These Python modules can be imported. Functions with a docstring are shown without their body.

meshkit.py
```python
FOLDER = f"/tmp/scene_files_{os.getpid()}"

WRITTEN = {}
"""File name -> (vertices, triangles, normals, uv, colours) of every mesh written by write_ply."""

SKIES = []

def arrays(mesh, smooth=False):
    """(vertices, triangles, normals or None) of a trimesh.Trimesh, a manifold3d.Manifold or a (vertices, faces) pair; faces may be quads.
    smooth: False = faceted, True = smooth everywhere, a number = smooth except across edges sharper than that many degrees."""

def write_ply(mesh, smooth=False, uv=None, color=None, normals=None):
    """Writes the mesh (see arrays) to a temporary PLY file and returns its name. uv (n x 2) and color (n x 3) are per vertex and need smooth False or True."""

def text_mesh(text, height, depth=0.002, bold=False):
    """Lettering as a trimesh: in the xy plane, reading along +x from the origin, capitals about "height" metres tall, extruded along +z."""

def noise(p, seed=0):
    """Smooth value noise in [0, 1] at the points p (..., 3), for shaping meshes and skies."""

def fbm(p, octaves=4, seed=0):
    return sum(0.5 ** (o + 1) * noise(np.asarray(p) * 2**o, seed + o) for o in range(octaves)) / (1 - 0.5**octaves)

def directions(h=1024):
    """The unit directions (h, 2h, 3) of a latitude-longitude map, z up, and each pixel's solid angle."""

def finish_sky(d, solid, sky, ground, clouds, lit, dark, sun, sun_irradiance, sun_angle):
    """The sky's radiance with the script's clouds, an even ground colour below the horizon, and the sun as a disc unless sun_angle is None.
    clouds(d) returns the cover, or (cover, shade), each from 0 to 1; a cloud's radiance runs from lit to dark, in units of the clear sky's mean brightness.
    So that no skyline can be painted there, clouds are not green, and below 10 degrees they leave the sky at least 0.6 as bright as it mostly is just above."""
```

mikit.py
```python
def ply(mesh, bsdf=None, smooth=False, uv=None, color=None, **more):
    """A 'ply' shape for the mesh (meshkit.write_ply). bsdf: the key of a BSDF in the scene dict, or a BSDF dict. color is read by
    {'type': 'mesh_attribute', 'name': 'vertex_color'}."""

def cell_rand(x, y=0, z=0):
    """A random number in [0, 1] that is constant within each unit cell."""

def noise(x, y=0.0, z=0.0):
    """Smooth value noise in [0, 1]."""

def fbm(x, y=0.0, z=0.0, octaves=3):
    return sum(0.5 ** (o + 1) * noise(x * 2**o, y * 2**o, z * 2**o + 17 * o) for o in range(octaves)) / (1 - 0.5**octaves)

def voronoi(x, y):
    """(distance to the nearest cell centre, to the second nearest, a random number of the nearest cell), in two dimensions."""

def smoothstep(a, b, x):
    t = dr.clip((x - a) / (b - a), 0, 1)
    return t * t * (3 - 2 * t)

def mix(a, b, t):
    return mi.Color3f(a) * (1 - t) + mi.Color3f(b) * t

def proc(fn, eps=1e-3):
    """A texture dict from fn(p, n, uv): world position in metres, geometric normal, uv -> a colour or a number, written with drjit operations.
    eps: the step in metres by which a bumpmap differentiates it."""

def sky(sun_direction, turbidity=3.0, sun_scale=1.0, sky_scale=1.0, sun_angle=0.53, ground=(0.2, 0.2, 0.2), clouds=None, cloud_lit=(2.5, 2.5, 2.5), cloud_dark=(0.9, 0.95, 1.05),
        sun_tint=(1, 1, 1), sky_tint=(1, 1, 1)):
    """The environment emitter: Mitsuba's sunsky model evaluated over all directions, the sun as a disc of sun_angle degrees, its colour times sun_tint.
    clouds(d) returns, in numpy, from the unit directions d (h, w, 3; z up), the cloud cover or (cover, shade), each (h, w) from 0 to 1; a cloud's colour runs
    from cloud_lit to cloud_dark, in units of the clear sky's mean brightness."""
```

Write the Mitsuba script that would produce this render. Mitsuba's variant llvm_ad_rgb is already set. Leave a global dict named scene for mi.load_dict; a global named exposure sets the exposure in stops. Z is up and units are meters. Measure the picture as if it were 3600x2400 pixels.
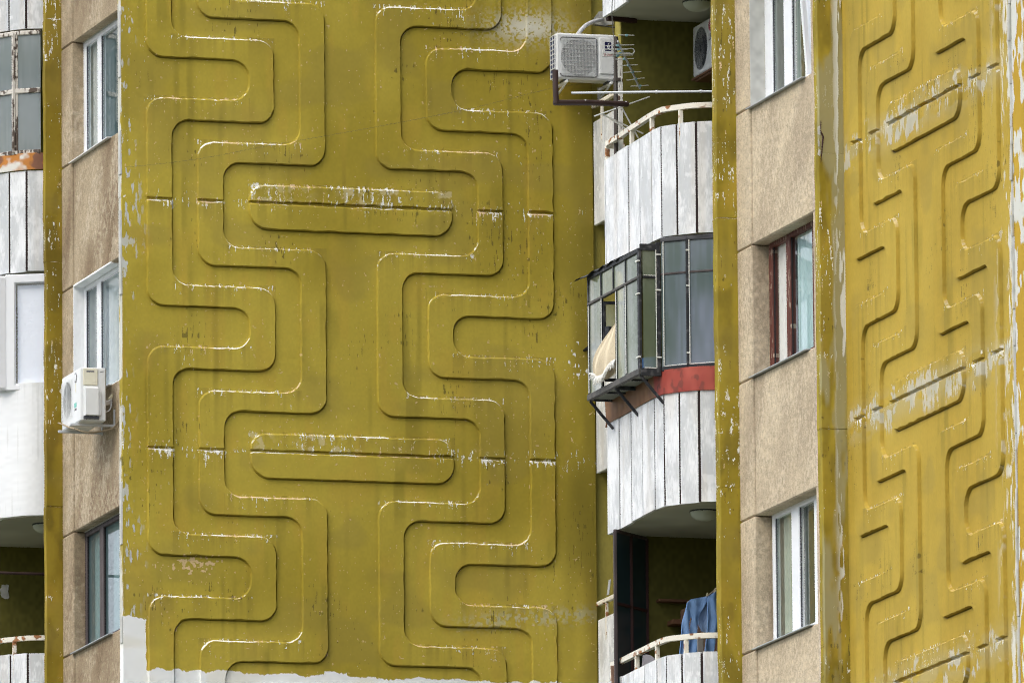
import math, random
import numpy as np, trimesh, drjit as dr, mitsuba as mi, mikit, meshkit
import mapbox_earcut as earcut
from shapely.geometry import Polygon
from mikit import noise, fbm, smoothstep, mix, cell_rand

random.seed(7)
rng = np.random.default_rng(7)
T = mi.ScalarTransform4f
scene, labels = {}, {}

# ------------------------------------------------------------------ camera, sky, exposure
exposure = 3.15
CAM = np.array([-34.7793, -135.2915, -23.4886])           # a person on the ground, 136 m away, with a long lens
YAW, PITCH, ROLL = math.radians(16.0813), math.radians(8.8869), math.radians(-0.48524)
FW = np.array([math.sin(YAW) * math.cos(PITCH), math.cos(YAW) * math.cos(PITCH), math.sin(PITCH)])
_r = np.cross(FW, [0, 0, 1]); _r /= np.linalg.norm(_r); _u = np.cross(_r, FW)
UP = -_r * math.sin(ROLL) + _u * math.cos(ROLL)
scene['camera'] = {'type': 'perspective', 'fov': 4.60942, 'fov_axis': 'x', 'near_clip': 1.0, 'far_clip': 2000.0,
                   'to_world': T().look_at(origin=CAM.tolist(), target=(CAM + 100 * FW).tolist(), up=UP.tolist())}
scene['sky'] = mikit.sky((-0.80, -0.50, 0.85), turbidity=3, sun_scale=0.12, sun_angle=28, clouds=lambda d: (1.0, 1 - np.clip(d[..., 2], 0, 1)),   # a closed cloud deck, three times as bright overhead as at the horizon
                           cloud_lit=(3.32, 3.5, 3.88), cloud_dark=(1.11, 1.17, 1.29), ground=(.07, .075, .06), sun_tint=(0.94, 1.0, 1.06))

# ------------------------------------------------------------------ materials
def mat(name, color, rough=0.75, metallic=0.0, spec=0.3, bump=None, scale=1.0, eps=2e-3):
    c = mikit.proc(color) if callable(color) else {'type': 'rgb', 'value': list(color)}
    b = {'type': 'principled', 'base_color': c, 'roughness': rough, 'metallic': metallic, 'specular': spec}
    if bump is not None:
        b = {'type': 'bumpmap', 'arbitrary': mikit.proc(bump, eps), 'scale': scale, 'bsdf': b}
    scene[name] = {'type': 'twosided', 'bsdf': b}
    return name

A_U = 0.29457                                             # module of the relief pattern, in metres
def uvA(p): return p.x / A_U, p.z
def uvB(p): return (-15.116 - p.y) / A_U, p.z + 1.797

LEDGES = [(3, 7, -.521), (9, 13, -.521), (1, 5, -.964), (11, 15, -.964), (0, 4, -1.66), (12, 16, -1.66), (2, 6, -2.139), (10, 14, -2.139),
          (4, 12, -2.606), (0, 1, -.035), (2, 3, -.035), (13, 14, -.035), (15, 16, -.035)]

def ledge_wear(u, v):
    """Where rain runs over the ledges of the relief and the paint has flaked: just below each upward edge."""
    ph = v - dr.floor(v / 2.8) * 2.8 - 2.8
    w = mi.Float(0)
    for a, b, t in LEDGES:
        d = t - ph
        w = dr.maximum(w, dr.select((d > -.02) & (u > a - .05) & (u < b + .05), dr.exp(-dr.maximum(d, 0) * 5.0), 0))
    j = dr.exp(-dr.square((ph + dr.select(ph < -1.4, 2.8, 0.0)) / .10))       # the joint between two storeys of panels
    return w, j                                            # w falls off by 1/e in 0.2 m

def olive(kind):
    def fn(p, n, uv):
        if kind == 'B': u, v = uvB(p)
        else: u, v = uvA(p)
        s = p.x + p.y if kind == 'F' else u * A_U
        big = fbm(s * .9 + 3, v * .7, p.y * .3, octaves=3)
        col = mix((.385, .264, .036), (.455, .324, .052), smoothstep(.25, .75, big)) if kind == 'B' else mix((.342, .261, .029), (.456, .356, .050), smoothstep(.22, .78, big))
        if kind == 'F': col = mix((.270, .200, .018), (.375, .285, .033), smoothstep(.25, .75, fbm(s * 3 + 3, v * 1.6, octaves=3)))
        streak = noise(s * 14 + 9, v * .9, 2.0)
        col = mix(col, (.20, .158, .022), .45 * smoothstep(.55, .95, streak) * smoothstep(.35, .7, noise(s * 2.1, v * 1.3, 5.)))
        col = mix(col, (.46, .31, .045), .35 * smoothstep(.60, .9, noise(s * 7 + 4, v * 2.2, 9.)))
        if kind == 'F':
            col = mix(col, (.130, .098, .016), .45 * smoothstep(.45, .72, fbm(s * 7 + 1, v * 3.1, 23., octaves=3)))
            col = dr.select(p.x < 1.5, col * mi.Color3f(.80, .77, .72), col)
        col *= .96 + .08 * noise(s * 55, v * 40, 3.)
        w, j = ledge_wear(u, v) if kind != 'F' else (mi.Float(0), dr.exp(-dr.square((v - dr.floor(v / 2.8) * 2.8 - 1.4) / .3)) * .4)
        # rain-washed dirt that runs down from the ledges
        run = smoothstep(.30, .75, noise(s * 19 + 5, v * .6, 14.) * .7 + noise(s * 60, v * 1.6, 15.) * .3)
        col = mix(col, (.225, .165, .030), .50 * w * run)
        col = mix(col, (.26, .20, .05), .30 * smoothstep(.52, .72, fbm(s * 1.7 + 11, v * 2.4, 6., octaves=2)))
        # vertical flecks of missing paint
        fl = noise(s * 62, v * 11, 7.) * .62 + noise(s * 130, v * 70, 1.) * .38
        zone = smoothstep(.42, .75, noise(s * 2.3 + 7, v * 1.7, 4.))
        need = .965 - .07 * zone - .25 * w * w - .19 * j
        if kind == 'A':
            ph2 = v - dr.floor(v / 2.8) * 2.8
            sc = dr.select((u > 4) & (u < 12) & (ph2 < .2) & (v > -5.), 1.0, 0.0) * smoothstep(.30, .55, noise(s * 1.9, v * 1.1, 41.))
            need -= .07 * sc
            col = mix(col, (.60, .52, .30), .55 * sc * smoothstep(.48, .66, fbm(s * 17, v * 13, 43., octaves=3)))
        if kind == 'F': need = .875 - .15 * zone - .08 * j
        if kind == 'A': need += .02 * smoothstep(2., 5., u) * smoothstep(13., 10., u)
        if kind == 'B': need += .05
        chip = smoothstep(need, need + .025, fl)
        chipc = mix((.80, .80, .74), (.70, .54, .34), smoothstep(.66, .78, noise(s * 3.1, v * 4.3, 8.)))
        col = mix(col, chipc, .92 * chip)
        # flaked arrises: only surfaces that face up
        up = smoothstep(.25, .6, n.z) * smoothstep(.45, .60, noise(s * 30, v * 30, p.y * 30) * .55 + noise(s * 3.5, v * 3.5, 11.) * .45)
        col = mix(col, chipc * 1.02, (.22 if kind == 'B' else .95) * up)
        # short dark scratches
        dk = smoothstep(.85, .89, noise(s * 75 + 31, v * 13, 6.) * .7 + noise(s * 2.0, v * 2.0, 21.) * .3)
        col = mix(col, (.075, .062, .018), .65 * dk)
        # grime under the joint
        if kind == 'A':
            # pale overspray and droppings around the wall-hung unit, a faint smear near the bottom, dark damp at the right edge
            r = dr.square((s - 4.45) / .46) + dr.square((v - 2.10) / .17)
            sp = dr.exp(-r) * smoothstep(.36, .66, fbm(s * 45, v * 45, 0., octaves=2) + .28 * dr.exp(-r * 2))
            col = mix(col, (.66, .65, .58), .8 * sp)
            r2 = dr.exp(-dr.square((v + 4.62 - .10 * (s - 4.2)) / .09)) * smoothstep(3.2, 4.1, s) * smoothstep(.42, .62, fbm(s * 30, v * 30, 4., octaves=2))
            col = mix(col, (.50, .50, .38), .5 * r2)
            col = mix(col, (.150, .118, .016), .62 * smoothstep(4.74, 5.15, s + .25 * (noise(s * 6, v * 1.6, 3.) - .5)))
            pk = smoothstep(.84, .90, fbm(s * 34, v * 34, 2., octaves=2) + .36 * dr.exp(-(dr.square((s - .55) / .35) + dr.square((v + 4.1) / .12))))
            col = mix(col, (.62, .46, .25), .9 * pk)
            # grey filler along the left edge
            ed = smoothstep(-.05, -.24, s + .22 * (noise(s * 3, v * 2.1, 12.) - .5)) * smoothstep(.60, .66, fbm(s * 26, v * 8, 5., octaves=4) + .10 * smoothstep(-.9, -.3, v) * smoothstep(.4, -.3, v) - .045)
            col = mix(col, (.50, .51, .47), ed)
            # bare mortar on the end of the slabs
            en = smoothstep(-.5, -.8, n.x) * smoothstep(-.22, -.26, s)
            col = mix(col, mix((.44, .43, .36), (.62, .61, .55), noise(v * 9, p.y * 30, 1.)), en * smoothstep(.30, .42, noise(v * 2.3, p.y * 9, 5.) * .7 + noise(v * 14, p.y * 30, 7.) * .3))
            # droppings beside the glazed bay
            dq = dr.square((s - 4.98) / .20) + dr.square((v + 1.72) / .32)
            dp = smoothstep(.84, .90, noise(s * 50, v * 22, 31.) * .75 + noise(s * 90, v * 60, 32.) * .1 + .26 * dr.exp(-dq * 1.4)) * smoothstep(1.9, 1.0, dq)
            col = mix(col, (.78, .78, .73), dp)
            # fresh white primer rolled over the lowest band and one corner
            jag = .05 * (noise(s * 9, 0., 5.) - .5) + .022 * (noise(s * 46, v * 12, 2.) - .5)
            line = dr.select(s < -.02 + .016 * (noise(v * 14, 3., 1.) - .5), -4.718, -5.288 - .006 * s + dr.select((s > 2.02) & (s < 2.28), .035, 0.0))
            wt = smoothstep(.006, -.006, v - line - jag)
            col = mix(col, mix((.80, .81, .80), (.74, .70, .58), smoothstep(.5, .8, noise(s * 4, v * 5, 1.)) * .5), wt)
        if kind == 'B':
            ph = v - dr.floor(v / 2.8 + .5) * 2.8
            band = dr.exp(-dr.square((ph + .06) / .17))
            col = mix(col, (.40, .36, .22), .42 * band * smoothstep(.30, .55, fbm(s * 2.6, v * 9, 17., octaves=2)))
            m = smoothstep(.60, .68, fbm(s * 5.2, v * 5.5, 3., octaves=4) + .22 * band - .13 + .26 * (noise(s * 40, v * 14, 2.) - .5))
            col = mix(col, mix((.42, .42, .36), (.56, .52, .42), noise(s * 9, v * 9, 3.)), .75 * m * smoothstep(.05, .4, band))
            rs = smoothstep(.50, .60, noise(s * 9, v * 1.2, 2.) * .55 + .45 * fbm(s * 24, v * 9, 3., octaves=2)) * smoothstep(15.2, 16.8, u)
            col = mix(col, (.66, .66, .60), .8 * rs)
        if kind == 'F':
            # mortar patches on the front-facing fin beside the side panels
            g = smoothstep(.50, .60, fbm(p.x * 5 + 2, v * 1.05 + 2.3, p.y, octaves=4)) * smoothstep(-14.70, -14.78, p.y)
            col = mix(col, (.34, .31, .17), .8 * g)
            wl = smoothstep(.60, .66, .75 * noise(p.x * 16, v * .8 + 1.7, 4.) + .25 * noise(p.x * 60, v * 9, 4.)) * smoothstep(-14.70, -14.78, p.y) * smoothstep(3.30, 3.42, p.x)
            col = mix(col, (.70, .71, .67), .9 * wl)
        return col
    return fn

def bump_plaster(p, n, uv):
    s = p.x + p.y
    return fbm(s * 3.0, p.z * 3.0, 1.5, octaves=2) * .010 + noise(s * 42, p.z * 30, 2.) * .0016 + noise(s * 120, p.z * 90, 4.) * .0007
for k in 'ABF':
    mat('olive_' + k, olive(k), .82, bump=bump_plaster, spec=.2)
mat('olive_fresh', lambda p, n, uv: mix((.31, .262, .055), (.37, .31, .07), noise(p.x * 4 + p.y, p.z * 2.2, 1.)) * (.92 + .16 * noise(p.x * 60, p.z * 44, p.y * 60)), .8, bump=bump_plaster, spec=.2)
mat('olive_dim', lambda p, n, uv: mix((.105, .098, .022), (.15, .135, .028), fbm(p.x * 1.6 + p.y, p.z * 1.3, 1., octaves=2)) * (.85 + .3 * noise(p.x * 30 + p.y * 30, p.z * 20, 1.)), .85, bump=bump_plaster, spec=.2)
mat('orange_paint', lambda p, n, uv: mix(mix((.42, .25, .018), (.48, .31, .03), noise(p.y * 3, p.z * 1.5, 1.)), (.60, .60, .54), smoothstep(.60, .68, fbm(p.y * 9, p.z * 4.5, 2., octaves=3) + .16 * smoothstep(-20.50, -20.20, p.y))), .8, bump=bump_plaster)
mat('mortar', lambda p, n, uv: mix((.38, .38, .35), (.56, .56, .52), fbm(p.x * 12 + p.y * 12, p.z * 12, 1., octaves=2)), .9)

def tan_fn(p, n, uv):
    s = p.x + p.y
    f = noise(s * 95, p.z * 95, p.x * 60)
    g = noise(s * 34, p.z * 26, 3.)
    big = fbm(s * 1.9 + p.z * .8, p.z * 1.1, 2., octaves=3)
    st = noise(s * 9 + p.z * .6, p.z * .7, 6.)
    col = mix((.27, .185, .105), (.47, .355, .215), smoothstep(.22, .78, big * .85 + st * .15))
    col = mix(col, (.64, .51, .34), .55 * smoothstep(.48, .80, .5 * g + .5 * noise(s * 3.4 + p.z * 2.1, p.z * 2.4, 8.)))
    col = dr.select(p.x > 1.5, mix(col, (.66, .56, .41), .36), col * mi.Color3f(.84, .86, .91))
    col = col * mi.Color3f(.965, 1.0, 1.05)
    return col * (.64 + .44 * f + .24 * noise(s * 27, p.z * 27, 13.))
mat('render_tan', tan_fn, .92, bump=lambda p, n, uv: noise((p.x + p.y) * 95, p.z * 95, p.x * 60) * .004 + noise((p.x + p.y) * 34, p.z * 26, 3.) * .003, spec=.1)

def board_fn(seed, grey):
    def fn(p, n, uv):
        s = p.x - p.y
        cl = fbm(s * 5 + seed, p.z * 2.6, seed * 1.7, octaves=3)
        fi = noise(s * 70, p.z * 24, seed + 2.)
        t = smoothstep(.30 + grey, .66 + grey, cl * .80 + fi * .20)
        col = mix((.56, .575, .585), (.80, .81, .82), t)
        col = mix(col, (.86, .87, .88), .5 * smoothstep(.60, .74, fbm(s * 16 + seed, p.z * 11, seed, octaves=3) + .12 * (noise(s * 3, p.z * 1.1, seed + 9.) - .5)))
        col = mix(col, (.33, .33, .31), .45 * smoothstep(.80, .92, noise(s * 60 + 3, p.z * 9, seed) * .75 + .25 * fi))
        col = mix(col, (.55, .47, .37), .22 * smoothstep(.6, .85, noise(s * 9, p.z * .8, seed + 6.)))
        return col
    return fn
for i, g in enumerate((.00, .08, .15)):
    mat(f'board_{i}', board_fn(3.1 * i + 1, g), .7)
mat('white_render', lambda p, n, uv: mix(mix((.76, .775, .785), (.86, .87, .875), fbm((p.x - p.y) * 2.5, p.z * 1.4, 1., octaves=3)), (.55, .55, .53), .35 * smoothstep(.62, .80, noise((p.x - p.y) * 24, p.z * .9, 3.) * .7 + .3 * noise((p.x - p.y) * 7, p.z * 5, 9.))) * (.95 + .08 * noise(p.x * 50 + p.y * 50, p.z * 30, 1.)), .8)
mat('soffit', lambda p, n, uv: mix((.36, .35, .28), (.50, .49, .41), fbm(p.x * 2.2, p.y * 2.2, p.z, octaves=3)), .9)
mat('pvc', (.76, .775, .80), .32, spec=.5)
mat('sill_metal', lambda p, n, uv: mix((.34, .37, .40), (.50, .53, .55), noise(p.y * 9, p.z * 30, p.x * 40)), .5, metallic=.3)
def rust_rail(p, n, uv):
    r = fbm(p.x * 14 + 2, p.y * 14, p.z * 14, octaves=3)
    return mix((.74, .70, .60), mix((.40, .17, .055), (.20, .09, .05), noise(p.x * 40, p.y * 40, p.z * 40)), smoothstep(.585, .66, r))
mat('cream_rust', rust_rail, .6)
def rust_fascia(p, n, uv):
    r = fbm((p.x - p.y) * 4 + 2, p.z * 7, 1., octaves=3)
    c = mix((.66, .64, .58), (.50, .20, .045), smoothstep(.33, .47, r))
    return mix(c, (.22, .10, .06), smoothstep(.56, .68, r))
mat('rust_fascia', rust_fascia, .7)
mat('red_fascia', lambda p, n, uv: mix(mix(mix((.30, .045, .034), (.46, .105, .075), fbm((p.x - p.y) * 6, p.z * 5, 2., octaves=2)), (.16, .05, .04), .7 * smoothstep(.60, .70, fbm((p.x - p.y) * 9, p.z * 9, 5., octaves=3))), mix((.15, .07, .035), (.235, .115, .05), noise(p.y * 12, p.z * 10, 4.)), smoothstep(-11.10, -11.02, p.y)), .6)
mat('dark_steel', lambda p, n, uv: mix((.020, .022, .026), (.07, .07, .075), smoothstep(.5, .9, noise(p.y * 30 + p.x * 30, p.z * 30, 2.))), .55)
mat('dark_steel_side', lambda p, n, uv: mix((.055, .055, .055), (.11, .10, .09), noise(p.y * 16, p.z * 16, 2.)), .6)
mat('joint_dark', (.025, .017, .016), .9)
mat('dark_brown', (.045, .018, .016), .6)
mat('putty', (.72, .72, .68), .8)
mat('brown_wood', lambda p, n, uv: mix((.080, .022, .016), mix((.13, .04, .026), (.42, .33, .25), smoothstep(.76, .82, noise(p.y * 50, p.z * 14, 4.))), noise(p.y * 30, p.z * 3, 1.)), .6)
mat('grey_brown_wood', lambda p, n, uv: mix((.045, .035, .035), (.10, .08, .08), noise(p.y * 40, p.z * 4, 1.)), .6)
mat('old_white_wood', lambda p, n, uv: mix((.10, .075, .06), (.62, .58, .52), smoothstep(.40, .56, noise(p.x * 38 + p.y * 38, p.z * 5, 4.) * .6 + .4 * noise(p.x * 70, p.z * 30, 1.))), .7)
scene['glass'] = {'type': 'thindielectric', 'int_ior': 1.5}
def blended(name, color, w, dirt=None):
    scene[name] = {'type': 'blendbsdf', 'weight': w, 'a': {'type': 'thindielectric', 'int_ior': 1.5},
                   'b': {'type': 'twosided', 'bsdf': {'type': 'diffuse', 'reflectance': mikit.proc(dirt) if dirt else {'type': 'rgb', 'value': list(color)}}}}
def grime(a, b):
    return lambda p, n, uv: mix(a, b, smoothstep(.25, .75, fbm((p.x - p.y) * 2.3, p.z * 1.9, 7., octaves=2) * .8 + .2 * noise((p.x - p.y) * 26, p.z * 3, 2.)))
blended('milky_glass', None, .42, grime((.24, .30, .20), (.46, .50, .44)))
blended('bay_blue_glass', None, .40, grime((.20, .27, .26), (.40, .46, .57)))
blended('milky_blue_glass', None, .46, grime((.36, .42, .42), (.50, .56, .58)))
blended('dusty_glass', (.17, .29, .31), .24)
blended('dusty_green_glass', (.26, .33, .27), .16)
scene['dark_glass'] = {'type': 'twosided', 'bsdf': {'type': 'principled', 'base_color': {'type': 'rgb', 'value': [.018, .040, .050]}, 'roughness': .18, 'specular': .5}}
mat('curtain_white', (.80, .82, .80), .9)
mat('curtain_teal', (.26, .42, .43), .9)
mat('curtain_green', (.46, .55, .46), .9)
mat('curtain_pale_teal', (.46, .64, .64), .9)
mat('curtain_grey', (.30, .29, .28), .9)
mat('blind', (.78, .82, .90), .7)
mat('room', (.15, .155, .15), .9)
mat('black', (.012, .012, .013), .6)
mat('dark_grille', (.06, .065, .075), .5)
mat('ac_white', lambda p, n, uv: mix((.66, .67, .66), (.74, .75, .75), fbm(p.x * 5 + p.y * 5, p.z * 3, 1., octaves=2)), .42, spec=.5)
mat('ac_cream', (.72, .69, .55), .5)
mat('coil_blue', (.055, .07, .13), .5)
mat('navy', (.012, .014, .06), .4)
mat('red_print', (.45, .02, .05), .5)
mat('grey_print', (.16, .16, .17), .5)
mat('teal_print', (.18, .52, .44), .5)
mat('brown_pipe', lambda p, n, uv: mix(mix((.035, .020, .018), (.06, .035, .03), noise(p.x * 9, p.z * 9, 1.)), (.8, .8, .78), smoothstep(.82, .85, noise(p.x * 26, p.y * 26, p.z * 26)) * smoothstep(.2, .6, n.z)), .5)
mat('galvanised', (.58, .60, .62), .45, metallic=.35)
mat('mast_white', lambda p, n, uv: mix((.74, .73, .68), (.12, .08, .06), smoothstep(.76, .82, noise(p.x * 60, p.y * 60, p.z * 16))), .6)
mat('mast_dark', (.075, .062, .055), .6)
mat('clip_teal', (.20, .38, .42), .5)
mat('alu', (.60, .60, .55), .4, metallic=.3)
mat('insulation', lambda p, n, uv: mix((.60, .52, .30), (.70, .66, .50), noise(p.x * 60, p.y * 60, p.z * 60)), .8)
mat('hose_grey', lambda p, n, uv: mix((.50, .51, .54), (.62, .62, .64), noise(p.x * 40, p.y * 40, p.z * 40)), .6)
mat('rope', (.33, .26, .17), .9)
mat('cable', (.10, .095, .08), .8)
mat('cloth_cream', lambda p, n, uv: mix((.62, .515, .355), (.70, .60, .43), noise(p.y * 90 + p.z * 40, p.z * 90, 1.)), .95, bump=lambda p, n, uv: noise(p.y * 7 + p.z * 4, p.z * 2.0, 2.) * .03)
mat('fringe', (.78, .77, .72), .95)
mat('shirt_blue', lambda p, n, uv: mix((.105, .215, .44), (.20, .33, .56), fbm(p.x * 14, p.y * 9, p.z * 7, octaves=2)), .9)
mat('shirt_light', (.30, .43, .66), .9)
mat('tub_blue', (.03, .11, .27), .5)
mat('lamp_glass', (.60, .62, .52), .25, spec=.5)
mat('wood_shelf', (.13, .065, .035), .7)
mat('cardboard', (.23, .14, .10), .8)
mat('bag', (.42, .40, .44), .6)
mat('ground_mat', lambda p, n, uv: mix((.045, .06, .025), (.085, .085, .08), fbm(p.x * .12, p.y * .12, 0., octaves=4)), .95)

# ------------------------------------------------------------------ helpers
def numbered(key):
    if key not in scene and key not in labels: return key
    i = 1
    while f'{key}_{i:03d}' in scene or f'{key}_{i:03d}' in labels: i += 1
    return f'{key}_{i:03d}'

def put(name, mesh, material, parent=None, smooth=False, label=None):
    key = numbered(f'{parent}__{name}' if parent else name)
    if isinstance(mesh, list): mesh = join(mesh)
    scene[key] = mikit.ply(mesh, material, smooth=smooth)
    if label: labels[key] = {'label': label}
    return key

def node(name, parent=None, label=None):
    """A holder: the key that the keys of its parts start with."""
    key = numbered(f'{parent}__{name}' if parent else name)
    labels[key] = {'label': label} if label else {}
    return key

def thing(name, label, cat, group=None):
    key = numbered(name); labels[key] = {'label': label, 'category': cat}
    if group: labels[key]['group'] = group
    return key

def tag(key, label, cat, group=None, kind=None):
    labels[key] = {'label': label, 'category': cat}
    if group: labels[key]['group'] = group
    if kind: labels[key]['kind'] = kind

def join(ms):
    return trimesh.util.concatenate([trimesh.Trimesh(m.vertices, m.faces, process=False) for m in ms])

def box(x0, x1, y0, y1, z0, z1, bev=.004):
    x0, x1 = min(x0, x1), max(x0, x1); y0, y1 = min(y0, y1), max(y0, y1); z0, z1 = min(z0, z1), max(z0, z1)
    b = min(bev, .3 * (x1 - x0), .3 * (y1 - y0), .3 * (z1 - z0))
    if bev <= 0:
        return trimesh.creation.box(bounds=[[x0, y0, z0], [x1, y1, z1]])
    P = []
    for sx in (0, 1):
        for sy in (0, 1):
            for sz in (0, 1):
                X, Y, Z = (x0, x1)[sx], (y0, y1)[sy], (z0, z1)[sz]
                dx, dy, dz = b * (1 - 2 * sx), b * (1 - 2 * sy), b * (1 - 2 * sz)
                P += [(X, Y + dy, Z + dz), (X + dx, Y, Z + dz), (X + dx, Y + dy, Z)]
    return trimesh.convex.convex_hull(np.array(P))

def bar(p, q, w, h=None, up=(0, 0, 1)):
    """A rectangular bar from p to q."""
    p, q = np.array(p, float), np.array(q, float); h = h or w
    d = q - p; L = np.linalg.norm(d); d /= L
    s = np.cross(d, up); s = s / np.linalg.norm(s) if np.linalg.norm(s) > 1e-6 else np.array([1., 0, 0]); t = np.cross(s, d)
    m = box(-w / 2, w / 2, 0, L, -h / 2, h / 2, .15 * min(w, h))
    M = np.eye(4); M[:3, 0], M[:3, 1], M[:3, 2], M[:3, 3] = s, d, t, p
    m.apply_transform(M); return m

def smooth_path(pts, n=8):
    from scipy.interpolate import PchipInterpolator
    pts = np.array(pts, float); t = np.r_[0, np.cumsum(np.linalg.norm(np.diff(pts, axis=0), axis=1))]
    tt = np.linspace(0, t[-1], (len(pts) - 1) * n + 1)
    return PchipInterpolator(t, pts)(tt)

def tube(pts, r, k=8):
    pts = np.array(pts, float); n = len(pts); r = np.broadcast_to(np.asarray(r, float), n)
    tan = np.gradient(pts, axis=0); tan /= np.linalg.norm(tan, axis=1, keepdims=True)
    ref = np.array([0, 0, 1.]) if abs(tan[0][2]) < .9 else np.array([1., 0, 0])
    V = []
    s = np.cross(tan[0], ref); s /= np.linalg.norm(s)
    for i in range(n):
        s = s - tan[i] * (s @ tan[i]); s /= np.linalg.norm(s); t = np.cross(tan[i], s)
        a = np.arange(k) * 2 * math.pi / k
        V.append(pts[i] + r[i] * (np.cos(a)[:, None] * s + np.sin(a)[:, None] * t))
    V = np.vstack(V + [pts[:1], pts[-1:]]); F = []
    for i in range(n - 1):
        for j in range(k):
            a, b = i * k + j, i * k + (j + 1) % k
            F += [(a, b, b + k), (a, b + k, a + k)]
    c0, c1 = n * k, n * k + 1
    for j in range(k):
        F += [(c0, (j + 1) % k, j), (c1, (n - 1) * k + j, (n - 1) * k + (j + 1) % k)]
    m = trimesh.Trimesh(V, F, process=False)
    if m.volume < 0: m.invert()
    return m

def prism(poly, z0, z1):
    m = trimesh.creation.extrude_polygon(Polygon(poly), z1 - z0, engine='earcut'); m.apply_translation([0, 0, z0]); return m

def sheet(pts, normal_hint=None):
    """A single flat sheet of glass from its four corners."""
    return trimesh.Trimesh(np.array(pts, float), [[0, 1, 2], [0, 2, 3]], process=False)

def grid(P):
    P = np.asarray(P); a, b = P.shape[:2]; i = np.arange(a * b).reshape(a, b)
    F = np.vstack([np.stack([i[:-1, :-1], i[1:, :-1], i[1:, 1:]], -1).reshape(-1, 3), np.stack([i[:-1, :-1], i[1:, 1:], i[:-1, 1:]], -1).reshape(-1, 3)])
    return trimesh.Trimesh(P.reshape(-1, 3), F, process=False)

def disc(c, r, normal, k=28, depth=.004):
    m = trimesh.creation.cylinder(r, depth, sections=k)
    m.apply_transform(trimesh.geometry.align_vectors([0, 0, 1], normal)); m.apply_translation(c); return m

def lettering(text, h, origin, xdir, ndir, bold=False, depth=.002):
    m = meshkit.text_mesh(text, h, depth, bold)
    x, n = np.array(xdir, float), np.array(ndir, float)
    M = np.eye(4); M[:3, 0], M[:3, 1], M[:3, 2], M[:3, 3] = x, np.cross(n, x), n, origin
    m.apply_transform(M); return m

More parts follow.
